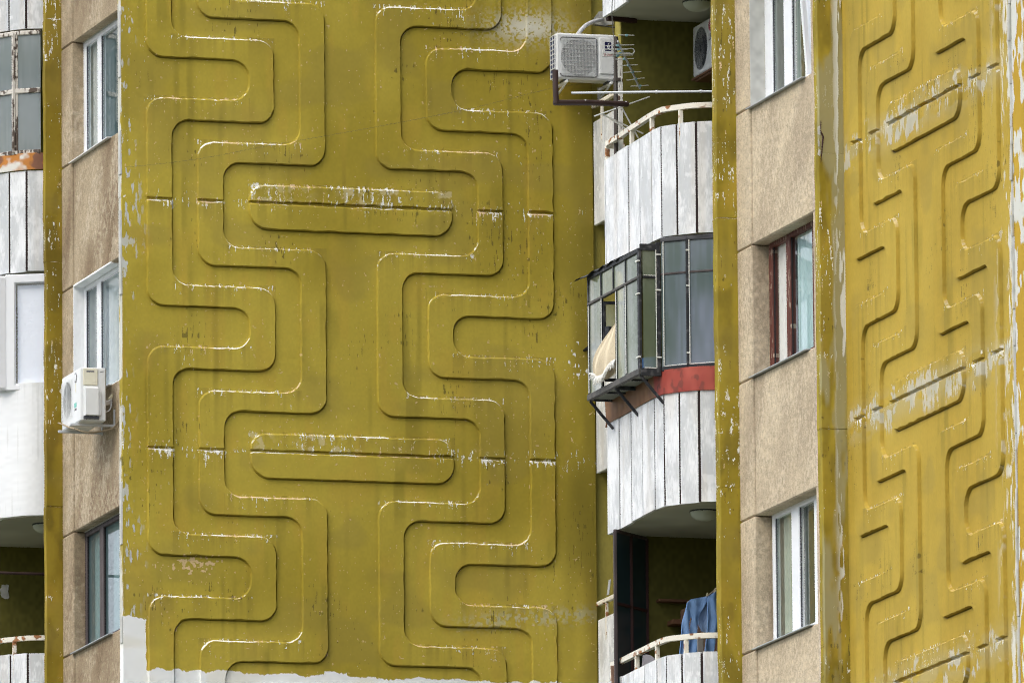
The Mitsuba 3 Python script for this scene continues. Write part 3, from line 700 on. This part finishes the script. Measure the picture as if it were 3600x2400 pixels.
def glazing_far():
    G = node('balcony_glazing', A, 'old glazed bay with flaking white frames above a rusty band')
    off = np.array(offA[:2]); zl, zh, ztr = 1.06, 2.44, 1.77
    c = curve(12)[40:] + off
    idx = [0, 12, 22, 33, 44, 55]
    for a, b in zip(idx[:-1], idx[1:]):
        p, q = c[a], c[b]
        put('pane', sheet([(*p, zl), (*q, zl), (*q, ztr), (*p, ztr)]), 'milky_blue_glass', G)
        put('pane', sheet([(*p, ztr), (*q, ztr), (*q, zh), (*p, zh)]), 'milky_blue_glass', G)
        put('transom', bar((*p, ztr), (*q, ztr), .05, .055), 'old_white_wood', G)
        put('sill_beam', bar((*p, zl), (*q, zl), .05, .05), 'old_white_wood', G)
        put('head_beam', bar((*p, zh), (*q, zh), .05, .05), 'old_white_wood', G)
    for a in idx[:-1]:
        p = c[a]; put('upright', [box(p[0] - .034, p[0] - .003, p[1] - .03, p[1] + .02, zl, zh, .004)], 'old_white_wood', G)
        put('upright', [box(p[0] + .003, p[0] + .03, p[1] - .027, p[1] + .02, zl, zh, .004)], 'old_white_wood', G)
    put('fascia', ribbon(offset_curve(curve() + off, .012), .855, 1.045, .03), 'rust_fascia', G, smooth=40, label='band of white sheet metal mostly gone to orange rust')
    G = node('balcony_glazing', A, 'new white plastic glazing with pale blue slatted blind')
    zl, zh = -1.665, -.36
    c = curve(12) + off
    w0, w1, w2 = np.array([-.83, 3.66]), np.array([-.745, 3.545]), np.array([-.30, 3.325])
    def stile(p, q, z0, z1, th=.07): return bar((*((p + q) / 2), z0), (*((p + q) / 2), z1), np.linalg.norm(q - p), th, up=(*(q - p), 0))
    d = (w2 - w1) / np.linalg.norm(w2 - w1); L = np.linalg.norm(w2 - w1)
    nrm = np.array([d[1], -d[0]])
    def along(s): return w1 + d * s
    put('corner_post', box(-.845, -.735, 3.50, 3.64, zl, zh, .02), 'pvc', G)
    e = np.array([-.86, 4.9]); 
    put('upright', bar((*along(.06), zl), (*along(.06), zh), .115, .07, up=(*nrm, 0)), 'pvc', G)
    put('top_rail', bar((*along(0), zh - .035), (*along(L), zh - .035), .07, .10), 'pvc', G)
    put('bottom_rail', bar((*along(0), zl + .02), (*along(L), zl + .02), .07, .06), 'pvc', G)
    put('pane', sheet([(*along(.12), zl), (*along(L), zl), (*along(L), zh), (*along(.12), zh)]), 'glass', G)
    for i in range(32):
        z = zl + .06 + i * .0375
        if z > zh - .09: break
        a, b = along(.13) - nrm * .05, along(L) - nrm * .05
        put('blind_slat', bar((*a, z), (*b, z), .005, .0372), 'blind', G)
    put('pane', sheet([(-.80, 3.6, zl), (*e, zl), (*e, zh), (-.80, 3.6, zh)]), 'glass', G)
    put('top_rail', bar((-.80, 3.62, zh - .03), (*e, zh - .03), .07, .08), 'pvc', G)
    put('bottom_rail', bar((-.80, 3.62, zl + .02), (*e, zl + .02), .07, .06), 'pvc', G)
glazing_far()

# dark side glazing of the lowest open balcony
G = node('wind_screen', B, 'tall dark glazed screen closing the left end of the lowest balcony')
p0, p1 = (2.565, -9.55), (3.06, -9.04); zl, zh = -6.62, -4.98
pm = ((p0[0] + p1[0]) / 2, (p0[1] + p1[1]) / 2)
for nm, a, m in (('upright', p0, 'grey_brown_wood'), ('upright', pm, 'dark_brown'), ('upright', p1, 'dark_brown')):
    put(nm, bar((*a, zl), (a[0] + .002, a[1], zh), .035), m, G)
put('transom', bar((*p0, -5.74), (*p1, -5.74), .03), 'dark_brown', G)
put('head_beam', bar((*p0, zh), (*p1, zh), .035), 'grey_brown_wood', G)
for a, b in ((p0, pm), (pm, p1)):
    for c, d in ((zl, -5.74), (-5.74, zh)):
        put('pane', sheet([(*a, c), (*b, c), (*b, d), (*a, d)]), 'dark_glass', G)

exec_after = None
# ------------------------------------------------------------------ outdoor units of air conditioners
import manifold3d as m3
def to_man(m): return m3.Manifold(m3.Mesh(np.asarray(m.vertices, np.float32), np.asarray(m.faces, np.uint32)))
def from_man(m):
    g = m.to_mesh(); return trimesh.Trimesh(g.vert_properties[:, :3], g.tri_verts, process=False)

def case(x0, x1, y0, y1, z0, z1, fan_c, fan_r, axis, bev=.02):
    """A casing with a round well cut in its front; axis is the outward direction of the front."""
    b = to_man(box(x0, x1, y0, y1, z0, z1, bev))
    cyl = trimesh.creation.cylinder(fan_r, .30, sections=40)
    cyl.apply_transform(trimesh.geometry.align_vectors([0, 0, 1], axis)); cyl.apply_translation(fan_c)
    return from_man(b - to_man(cyl))

def fan(c, r, axis, other):
    a, o, z = np.array(axis, float), np.array(other, float), np.array([0, 0, 1.])
    out = [disc(c, .05, axis, 16, .04)]
    for k in range(4):
        t = k * math.pi / 2 + .4; u = np.cos(t) * o + np.sin(t) * z; v = -np.sin(t) * o + np.cos(t) * z
        P = np.array([[c + u * (rr) + v * ww * rr * .55 + a * (.02 * ww) for ww in (-1, 0, 1)] for rr in np.linspace(.04, r * .92, 5)])
        g = grid(P); out += [g, trimesh.Trimesh(g.vertices - a * .004, g.faces[:, ::-1], process=False)]
    return out

# 1: on the end wall, behind the aerial
U = thing('air_conditioner', 'white outdoor unit with square fan grille on the end wall, behind the aerial mast', 'air conditioner')
x0, x1, yf, z0, z1 = 4.648, 5.372, -.42, 1.462, 1.985
fc = (4.915, yf + .02, 1.715)
put('case', case(x0, x1, yf, yf + .235, z0, z1, fc, .215, (0, -1, 0)), 'ac_white', U, smooth=25)
put('well_back', disc((fc[0], yf + .17, fc[2]), .215, (0, -1, 0), 30, .004), 'black', U)
put('fan', fan(np.array([fc[0], yf + .09, fc[2]]), .205, (0, -1, 0), (1, 0, 0)), 'dark_grille', U)
gx0, gx1, gz0, gz1 = 4.692, 5.120, 1.490, 1.935
wires = [box(x - .0016, x + .0016, yf - .011, yf - .007, gz0 + .01, gz1 - .01, 0) for x in np.linspace(gx0 + .012, gx1 - .012, 46)]
wires += [box(gx0 + .006, gx1 - .006, yf - .015, yf - .011, z - .0016, z + .0016, 0) for z in np.linspace(gz0 + .03, gz1 - .03, 9)]
put('fan_grille', wires, 'ac_white', U)
put('grille_frame', tube(np.vstack([np.c_[fillet([(gx0, gz0), (gx1, gz0), (gx1, gz1), (gx0, gz1)], [.035] * 4), ]])[:, [0, 0, 1]] * [1, 0, 1] + [0, yf - .006, 0], .006), 'grey_print', U)
put('cover_panel', box(5.150, 5.362, yf - .016, yf + .01, 1.53, 1.945, .012), 'ac_white', U)
put('energy_sticker', box(5.212, 5.285, yf - .0185, yf - .016, 1.795, 1.895, .001), 'navy', U)
put('sticker_mark', [disc((5.243 + dx, yf - .020, 1.842 + dz), .008, (0, -1, 0), 14, .002) for dx, dz in ((0, 0), (.019, 0), (.0095, -.017), (.0095, .032))], 'pvc', U)
put('lettering', lettering('SHARP', .024, (5.196, yf - .0162, 1.742), (1, 0, 0), (0, -1, 0), True), 'red_print', U)
# coil side: bars over dark fins
put('coil', box(x0 - .003, x0 + .006, yf + .035, yf + .225, z0 + .03, z1 - .03, .001), 'coil_blue', U)
cb = [box(x0 - .010, x0 - .003, yf + y - .004, yf + y + .004, z0 + .02, z1 - .02, .001) for y in (.04, .13, .222)] + [box(x0 - .011, x0 - .004, yf + .036, yf + .226, z - .005, z + .005, .001) for z in np.linspace(z0 + .02, z1 - .02, 10)]
put('coil_guard', cb, 'ac_white', U)
put('foot', [box(x, x + .06, yf + .02, yf + .21, z0 - .02, z0 + .002, .004) for x in (4.74, 5.25)], 'dark_grille', U)
for x in (4.765, 5.285):
    put('bracket', [bar((x, .03, z0 - .03), (x, yf - .03, z0 - .03), .03, .03), bar((x, .03, z0 - .14), (x, yf + .02, z0 - .04), .02, .02), box(x - .02, x + .02, .0 if x < 5.18 else .055, .02 if x < 5.18 else .07, z0 - .16, z0 + .0, .003)], 'ac_white', U)
put('insulated_pipe', tube(smooth_path([(4.95, -.20, 1.99), (5.01, -.19, 2.07), (5.09, -.16, 2.14), (5.19, -.10, 2.19), (5.32, .02, 2.235)]), .023), 'hose_grey', U, smooth=True)

def blob(pts, y, th):
    m = trimesh.creation.extrude_polygon(Polygon(pts).buffer(.02).buffer(-.02), th, engine='earcut')
    m.vertices = np.c_[m.vertices[:, 0], y - m.vertices[:, 2], m.vertices[:, 1]]; m.invert(); return m
put('filler_patch', [blob([(5.235, 2.19), (5.23, 2.25), (5.29, 2.335), (5.36, 2.345), (5.47, 2.27), (5.455, 2.19), (5.35, 2.175)], .0595, .012)], 'mortar', A)
k = put('cable', tube(smooth_path([(5.20, -.02, 2.165), (5.25, -.015, 2.162), (5.33, -.012, 2.158), (5.40, .02, 2.158), (5.52, .04, 2.154)]), .008), 'cable')
tag(k, 'dark cable clamped to the wall beside the grey filler patch', 'cable')

# 2: on the beige strip, its end towards us
U = thing('air_conditioner', 'white outdoor unit seen from its end, cream switch cover, on the left beige strip', 'air conditioner')
xf, xb, y0, y1, z0, z1 = -.62, -.325, .565, 1.41, -2.445, -1.845
fc = (xf + .02, 1.16, -2.13)
put('case', case(xf, xb, y0, y1, z0, z1, fc, .20, (-1, 0, 0), .012), 'ac_white', U, smooth=25)
put('well_back', disc((xf + .15, fc[1], fc[2]), .20, (1, 0, 0), 30, .004), 'black', U)
put('fan', fan(np.array([xf + .08, fc[1], fc[2]]), .19, (-1, 0, 0), (0, 1, 0)), 'dark_grille', U)
gr = []
for z in np.linspace(-2.34, -1.92, 30):
    gr.append(box(xf - .010, xf - .008, .93, 1.39, z - .0016, z + .0016, 0))
gr += [box(xf - .014, xf - .009, y - .002, y + .002, -2.345, -1.915, 0) for y in (.93, 1.16, 1.39)]
put('fan_grille', gr, 'ac_white', U)
put('maker_badge', disc((xf - .002, .775, -1.935), .055, (-1, 0, 0), 24, .006), 'grey_print', U)
put('badge_face', disc((xf - .006, .775, -1.935), .043, (-1, 0, 0), 24, .004), 'ac_white', U)
put('sticker', [box(xf - .003, xf, .74, .84, -2.265, -2.215, .0005)], 'teal_print', U)
put('lettering', [box(xf - .003, xf, .745 + .03 * i, .762 + .03 * i, -2.30, -2.277, .0005) for i in range(3)], 'grey_print', U)
put('small_label', [box(xf - .003, xf, .775, .805, -2.09, -2.00, .0005)], 'ac_cream', U)
put('switch_cover', box(xf + .03, xf + .195, y0 - .016, y0 + .004, -2.045, -1.855, .005), 'ac_cream', U)
put('switch_slot', box(xf + .065, xf + .155, y0 - .0175, y0 - .015, -1.90, -1.882, .0005), 'grey_print', U)
put('switch_latch', box(xf + .05, xf + .165, y0 - .021, y0 - .015, -2.04, -1.995, .003), 'ac_cream', U)
put('valve_cover', trimesh.convex.convex_hull(np.array([(xf + a, y0 - d, z) for a, z in ((.035, -2.05), (.20, -2.05), (.20, -2.40), (.035, -2.40)) for d in (0,)] + [(xf + a, y0 - .055, z) for a, z in ((.05, -2.085), (.195, -2.085), (.195, -2.385), (.05, -2.385))])), 'ac_white', U)
put('side_ridge', box(xf + .20, xf + .235, y0 - .025, y0 + .003, -2.385, -2.105, .006), 'ac_white', U)
put('pipe_slot', box(xf + .035, xf + .21, y0 - .03, y0 + .002, -2.425, -2.392, .002), 'dark_grille', U)
put('top_vent', box(xf + .225, xf + .265, y0 - .002, y0 + .002, -1.896, -1.888, .0005), 'grey_print', U)
put('insulated_pipe', tube(smooth_path([(-.13, .86, -1.96), (-.13, .86, -2.00), (-.15, .86, -2.07), (-.19, .84, -2.13), (-.235, .80, -2.17)]), [.020] * 20 + [.026] * 13), 'insulation', U, smooth=True)
for z in (-2.20, -2.225):
    put('pipe', tube(smooth_path([(-.20, .82, z + .045), (-.25, .75, z + .01), (-.31, .66, z - .015), (-.37, .59, z - .025)]), .014), 'pvc', U, smooth=True)
put('wire', tube(smooth_path([(-.205, .82, -2.16), (-.225, .74, -2.25), (-.27, .67, -2.31), (-.36, .60, -2.335)]), .006), 'pvc', U, smooth=True)
for y in (.72, 1.27):
    put('bracket', [bar((-.70, y, z0 - .025), (-.12, y, z0 - .025), .03, .03), bar((-.185, y, z0 - .05), (-.185, y, z0 + .16), .035, .03)], 'galvanised', U)
put('bracket_rail', bar((-.15, .30, z0 - .03), (-.15, 1.3, z0 - .03), .03, .03), 'galvanised', U)
k = put('rope', tube(smooth_path([(-.66, 1.42, -2.35), (-.66, 1.2, -2.40), (-.65, .95, -2.47), (-.62, .70, -2.53), (-.50, .68, -2.56), (-.36, .70, -2.54), (-.22, .62, -2.50), (-.205, .42, -2.44), (-.205, .25, -2.36)]), .009), 'rope', smooth=True)
tag(k, 'worn brown rope slung under the outdoor unit on the beige wall', 'rope')

# 3: inside the upper balcony
U = thing('air_conditioner', 'outdoor unit with round dark fan and red badge in the shade of the upper balcony', 'air conditioner')
xf, xb, y0, y1, z0, z1 = 3.60, 3.90, -9.95, -9.135, -.085, .452
fc = (xf + .02, -9.42, .18)
put('case', case(xf, xb, y0, y1, z0, z1, fc, .225, (-1, 0, 0), .012), 'ac_white', U, smooth=25)
put('well_back', disc((xf + .16, fc[1], fc[2]), .225, (1, 0, 0), 30, .004), 'black', U)
put('fan', fan(np.array([xf + .08, fc[1], fc[2]]), .21, (-1, 0, 0), (0, 1, 0)), 'dark_grille', U)
put('fan_grille', [tube([(xf - .004, fc[1] + r * math.cos(t), fc[2] + r * math.sin(t)) for t in np.linspace(0, 2 * math.pi, 30)], .0018, 4) for r in np.linspace(.03, .222, 11)] + [bar((xf - .005, fc[1], fc[2]), (xf - .005, fc[1] + .222 * math.cos(t), fc[2] + .222 * math.sin(t)), .003) for t in np.arange(12) * math.pi / 6], 'dark_grille', U)
put('badge', disc((xf - .001, -9.77, .37), .062, (-1, 0, 0), 26, .005), 'red_print', U)
put('badge_mark', [tube([(xf - .004, -9.77 + .042 * math.cos(t), .37 + .046 * math.sin(t)) for t in np.linspace(.4, 5.4, 22)], .0035, 5), bar((xf - .004, -9.765, .39), (xf - .004, -9.765, .35), .006), bar((xf - .004, -9.765, .352), (xf - .004, -9.79, .352), .006)], 'pvc', U)
put('lettering', lettering('LG', .062, (xf - .001, -9.705, .215), (0, -1, 0), (-1, 0, 0), True), 'grey_print', U)
put('bracket', [bar((3.58, -9.15, z0 - .02), (3.96, -9.15, z0 - .02), .025), bar((3.58, -9.75, z0 - .02), (3.96, -9.75, z0 - .02), .025), box(3.58, 3.60, -9.9, -9.13, z0 - .035, z0 - .012, .003)], 'wood_shelf', U)
put('shelf', box(3.6, 3.95, -9.9, -9.2, z0 - .055, z0 - .036, .002), 'wood_shelf', U)

# ------------------------------------------------------------------ aerials, mast and lines
M = thing('antenna_mast', 'weathered white and dark mast with an aerial on top, standing in the upper balcony', 'mast')
put('dark_pole', tube([(2.678, -9.35, -1.2), (2.681, -9.35, -.4), (2.686, -9.35, .28)], .022, 8), 'mast_dark', M, smooth=True)
put('white_post', box(2.702, 2.756, -9.37, -9.31, -1.2, .055, .004), 'mast_white', M)
for z in (.18, .09, -.18): put('clamp', box(2.660, 2.730, -9.38, -9.33, z - .02, z + .02, .003), 'mast_dark', M)
put('cross_arm', [bar((2.60, -9.60, .13), (2.70, -9.38, .27), .012), bar((2.64, -9.56, .24), (2.73, -9.38, .13), .012)], 'mast_dark', M)
Y = thing('tv_antenna', 'slanting comb shaped aerial with many short rods, fixed to the mast head', 'antenna')
put('boom', bar((2.575, -9.80, .150), (2.955, -9.33, -.262), .018), 'galvanised', Y)
EL = [((2.600, -9.76, .222), (2.768, -9.76, .224)), ((2.408, -9.76, .098), (2.765, -9.76, .125)), ((2.43, -9.70, -.004), (2.771, -9.70, .027)), ((2.60, -9.615, -.012), (2.805, -9.615, .006)), ((2.665, -9.555, -.067), (2.862, -9.555, -.048)),
      ((2.727, -9.49, -.125), (2.92, -9.49, -.107)), ((2.782, -9.42, -.193), (2.979, -9.42, -.158)), ((2.847, -9.355, -.243), (3.043, -9.355, -.225)), ((2.50, -9.74, .066), (2.70, -9.74, .076)), ((2.52, -9.70, .035), (2.74, -9.70, .05))]
for a, b in EL: put('rod', tube([a, (np.array(a) + b) / 2, b], .0055, 6), 'alu', Y)
cx, cz, w, h = 2.605, .052, .145, .027
loop = [(cx + sx * w + (h * math.cos(t)), -9.73, cz + h * math.sin(t) + (sx * w) * .07) for sx, ts in ((1, np.linspace(-1.57, 1.57, 8)), (-1, np.linspace(1.57, 4.71, 8))) for t in ts]
put('loop_rod', tube(loop + loop[:1], .006, 6), 'alu', Y)
put('clip', [box(p[0] - .014, p[0] + .014, p[1] - .014, p[1] + .01, p[2] - .012, p[2] + .010, .003) for p in [(np.array(a) * .5 + np.array(b) * .5) for a, b in EL]], 'clip_teal', Y)
Y = thing('tv_antenna', 'bent old aerial of long crossed rods low on the mast, above the board parapet', 'antenna')
for a, b in (((2.334, -9.72, -.645), (2.942, -9.72, -.413)), ((2.434, -9.70, -.618), (2.867, -9.72, -.808)), ((2.64, -9.68, -.514), (2.819, -9.70, -.852)), ((2.426, -9.70, -.603), (2.70, -9.75, -.79))):
    put('rod', tube([a, (np.array(a) + b) / 2, b], .0085, 6), 'alu', Y)
k = put('aerial_wire', tube(smooth_path([(2.541, -9.76, .66), (2.528, -9.76, .465), (2.535, -9.76, .296), (2.544, -9.78, .142), (2.558, -9.75, -.043), (2.566, -9.73, -.166), (2.575, -9.73, -.5), (2.582, -9.73, -.9)]), .005), 'cable', smooth=True)
tag(k, 'thin loose wire hanging from the balcony above along the mast', 'wire')
k = thing('clothes_pole', 'long white tube sticking out sideways from the upper balcony', 'pole')
put('tube', tube([(1.861, -10.5, -.552), (2.5, -10.80, -.567), (3.15, -11.1, -.585), (3.2, -11.2, -.60)], .013, 10), 'galvanised', k, smooth=True)
put('ring', [tube([(x, y, z), (x + .02, y - .01, z)], .018, 8) for x, y, z in ((2.66, -10.87, -.57), (3.08, -11.07, -.583))], 'galvanised', k)
k = put('corner_pipe', [tube([(1.716, -10.4, -.298), (1.720, -10.4, -.5), (1.724, -10.4, -.648)], .030, 10), tube([(1.706, -10.4, -.642), (2.1, -10.25, -.60), (2.60, -10.05, -.56)], .030, 10)], 'brown_pipe', smooth=50)
tag(k, 'dark brown pipe bent at a right angle, reaching out left of the mast', 'pipe')
k = put('slack_cable', tube(smooth_path([(-1.3, 2.8, .555), (-.708, 2.7, .583), (-.455, 2.0, .62), (-.291, -.15, .276 + .03), (.535, -.15, .426), (1.238, -.15, .582), (2.802, -.15, .915), (3.817, -.15, 1.154), (4.683, -.15, 1.397), (5.0, -.15, 1.46)][3:]), .0013, 5), 'cable')
tag(k, 'hair thin cable slung across the patterned end wall', 'cable')

# ------------------------------------------------------------------ cloth, laundry, odds and ends
def edge_fn(pts):
    p = np.array(pts); return lambda z: np.interp(-z, -p[:, 1], p[:, 0])
Cw = thing('fringed_cloth', 'cream blanket with white fringe blowing out of the open light of the glazed bay', 'blanket')
le = edge_fn([(-10.60, -2.872), (-10.47, -2.923), (-10.30, -2.993), (-10.14, -3.067), (-10.00, -3.138), (-9.867, -3.224), (-9.774, -3.302), (-9.71, -3.36)])
nz, ny = 40, 26
V = np.zeros((nz, ny, 3))
for i, t in enumerate(np.linspace(0, 1, nz)):
    for j, s in enumerate(np.linspace(0, 1, ny)):
        zbot = -3.36 - .07 * math.sin(math.pi * min(1, s * 1.1)) + (.045 * (s - .75) / .25 if s > .75 else 0)
        z = -2.86 + t * (zbot + 2.86); y = le(z) + (-10.42 - -.0 - le(z)) * s if le(z) > -10.42 else -10.42
        V[i, j] = (2.345 - .13 * math.sin(math.pi * min(1, t * .8 + .1)) * (1 - s) ** .7 * t - .05 * t * math.sin(s * 2.6) - .012 * math.sin(s * 14 + t * 3) * t, y, z)
cl = grid(V); put('fabric', cl, 'cloth_cream', Cw, smooth=True)
fr = []
for j in np.linspace(0, ny - 1, 150):
    a, b = int(j), min(int(j) + 1, ny - 1); p = V[-1, a] + (V[-1, b] - V[-1, a]) * (j - int(j))
    d = np.array([rng.uniform(-.03, .0), .02 * (1 - j / ny) + rng.uniform(-.02, .02), -rng.uniform(.05, .095)])
    if j < 3: d = np.array([-.03, .07 + rng.uniform(-.03, .02), rng.uniform(-.08, .03)])
    fr.append(tube([p, p + d * .5 + rng.uniform(-.004, .004, 3), p + d], [.0055, .005, .003], 5))
put('fringe', fr, 'fringe', Cw)
V2 = np.zeros((8, 12, 3))
for i, t in enumerate(np.linspace(0, 1, 8)):
    for j, s in enumerate(np.linspace(0, 1, 12)):
        V2[i, j] = (2.375 - .02 * t, -9.76 - .70 * s, -3.30 - .17 * t * (1 - .35 * abs(s - .5)))
put('inner_fold', grid(V2), 'cloth_cream', Cw, smooth=True)
k = put('blue_tub', [prism([(2.53 + .11 * math.cos(t), -11.02 + .17 * math.sin(t)) for t in np.linspace(0, 6.28, 20)[:-1]], -3.53, -3.40)], 'tub_blue')
tag(k, 'blue bundle behind the lower panes of the glazed bay', 'bundle')

def garment(outline, depth, material, parent, name, seed, y=-10.4):
    """A hanging piece of cloth from its outline (x, z), with folds that run down."""
    poly = Polygon(outline).buffer(.012).buffer(-.008)
    m = trimesh.creation.extrude_polygon(poly, depth, engine='earcut').subdivide_to_size(.045)
    v = m.vertices
    f = depth * .9 * np.sin(v[:, 0] * 62 + seed + 3 * meshkit.noise(np.c_[v[:, :2] * 5, np.full(len(v), seed)])) * .5 + .03 * (meshkit.fbm(np.c_[v[:, :2] * 6, np.full(len(v), seed)], 2) - .5)
    m.vertices = np.c_[v[:, 0], y - v[:, 2] + f, v[:, 1]]; m.invert()
    return put(name, m, material, parent, smooth=60)
S = thing('blue_jacket', 'light blue work jacket hung by its sleeves on the line in the lowest balcony', 'jacket')
garment([(3.085, -5.84), (3.13, -5.80), (3.285, -5.768), (3.30, -5.80), (3.22, -5.93), (3.195, -6.0), (3.178, -6.12), (3.172, -6.38), (3.09, -6.38), (3.105, -6.20), (3.135, -6.00), (3.125, -5.94), (3.095, -6.05), (3.075, -6.38), (3.00, -6.38), (3.035, -6.04)], .03, 'shirt_blue', S, 'body', 1.)
garment([(3.30, -5.77), (3.385, -5.715), (3.392, -5.82), (3.385, -6.05), (3.34, -6.38), (3.25, -6.38), (3.285, -6.10), (3.29, -5.93)], .03, 'shirt_blue', S, 'sleeve', 2., -10.45)
garment([(3.215, -5.94), (3.30, -5.78), (3.315, -5.95), (3.30, -6.13), (3.25, -6.12), (3.215, -6.05)], .02, 'shirt_light', S, 'lining', 3., -10.36)
k = put('clothes_line', tube(smooth_path([(3.27, -9.8, -5.74), (3.29, -10.3, -5.765), (3.31, -10.9, -5.70), (3.4, -11.7, -5.62)]), .005, 5), 'rope')
tag(k, 'clothes line carrying the blue jacket', 'line')
put('peg', [bar((x, -10.42, z), (x + .012, -10.42, z + .05), .010) for x, z in ((3.29, -5.775), (3.372, -5.73), (3.385, -5.72))], 'insulation', S)
k = put('white_cloth', grid(np.array([[(3.40 + .06 * s + .015 * math.sin(9 * s), -10.7, -5.60 - .15 * t - .05 * (1 - s)) for s in np.linspace(0, 1, 8)] for t in np.linspace(0, 1, 6)])), 'pvc', smooth=True)
tag(k, 'scrap of white cloth beside the blue jacket, half behind the fin', 'cloth')
k = put('grey_post', box(3.30, 3.37, -10.05, -9.98, -6.6, -6.10, .006), 'curtain_grey'); tag(k, 'short grey post behind the blue jacket', 'post')
k = put('wall_shelf', [box(3.17, 3.50, -9.12, -9.0, -5.645, -5.618, .003)], 'wood_shelf'); tag(k, 'thin brown batten on the back wall of the lowest balcony, upper of two', 'batten')
k = put('wall_shelf', [box(3.29, 3.60, -9.2, -9.0, -5.89, -5.84, .004)], 'wood_shelf'); tag(k, 'stub of brown timber under the batten in the lowest balcony', 'batten')
k = put('storage_box', [box(3.42, 3.70, -9.5, -9.05, -6.5, -5.72, .01)], 'cardboard'); tag(k, 'brown box standing in the shade right of the blue jacket', 'box')
k = put('leaning_board', [bar((2.63, -9.32, -6.62), (2.63, -9.28, -6.36), .085, .02)], 'cardboard'); tag(k, 'small brown board leaning at the left end of the lowest rail', 'board')
sk = np.array([[(2.80 + .37 * s, -9.75 + .05 * math.sin(7 * s + 3 * t), -6.56 + (.20 + .07 * math.sin(5 * s + 1)) * t * (1 - .3 * s)) for s in np.linspace(0, 1, 12)] for t in np.linspace(0, 1, 6)])
k = put('plastic_sheet', grid(sk), 'bag', smooth=True); tag(k, 'crumpled grey plastic behind the posts of the lowest rail', 'sheet')
k = put('metal_plate', [bar((5.27, -.15, -4.325), (5.295, -.15, -4.15), .065, .012)], 'galvanised'); tag(k, 'worn pale metal plate standing up behind the far narrow rail', 'plate')

k = put('pipe_stub', [tube([(5.06, .0, -1.545), (5.09, -.10, -1.535), (5.12, -.22, -1.525)], [.012, .03, .034], 8)], 'black', smooth=True)
tag(k, 'short black pipe end sticking out of the olive wall left of the glazed bay', 'pipe')
put('broken_corner', [trimesh.convex.convex_hull(np.array([(3.186 + rng.uniform(-.012, .02), -14.80 - rng.uniform(0, .012), z + rng.uniform(-.05, .05)) for _ in range(14)])) for z in (-1.62, -1.74, -1.85)], 'mortar', B)
put('crack', [tube([(3.215, -14.801, -1.52), (3.205, -14.803, -1.62), (3.235, -14.802, -1.68), (3.222, -14.803, -1.80), (3.208, -14.802, -1.95)], [.003, .008, .010, .007, .003], 5)], 'dark_brown', B)

def lamp(x, y, z, label):
    L = thing('ceiling_lamp', label, 'lamp')
    s = trimesh.creation.icosphere(subdivisions=3, radius=.15); s.apply_scale([1, 1, .62]); s.apply_translation([x, y, z - .015]); s = s.slice_plane([x, y, z - .012], [0, 0, -1])
    put('globe', s, 'lamp_glass', L, smooth=True)
    put('base', disc((x, y, z - .006), .155, (0, 0, 1), 26, .016), 'dark_grille', L)
lamp(3.34, -10.16, .537, 'round white lamp under the balcony cut by the top of the picture')
lamp(3.12, -10.95, -4.948, 'round white lamp on the soffit above the lowest open balcony')
lamp(-.14, 4.10, -3.105, 'round lamp on the soffit of the smooth white balcony at the left edge')
k = put('wall_pipe', tube([(-1.2, 3.95, -3.70), (-.2, 3.95, -3.70)], .016, 8), 'brown_pipe'); tag(k, 'thin dark rail across the shaded balcony at bottom left', 'rail')
def rough_patch(cx, cz, y, r, seed):
    g = np.random.default_rng(seed); t = np.linspace(0, 2 * math.pi, 18)[:-1]
    rr = r * g.uniform(.55, 1.1, 17)
    return blob([(cx + a * math.cos(b), cz + 1.5 * a * math.sin(b)) for a, b in zip(rr, t)], y, .006)
put('bare_patch', rough_patch(-.16, -3.62, 6.0095, .07, 3), 'mortar', A)

# ------------------------------------------------------------------ the ground
g = grid(np.stack([*np.meshgrid(np.linspace(-900, 900, 40), np.linspace(-900, 900, 40), indexing='ij'), np.full((40, 40), ZB)], -1))
k = put('ground', g, 'ground_mat'); labels[k] = {'label': 'open ground below the blocks', 'category': 'ground', 'kind': 'structure'}
for k in [k for k, v in labels.items() if not v]: del labels[k]
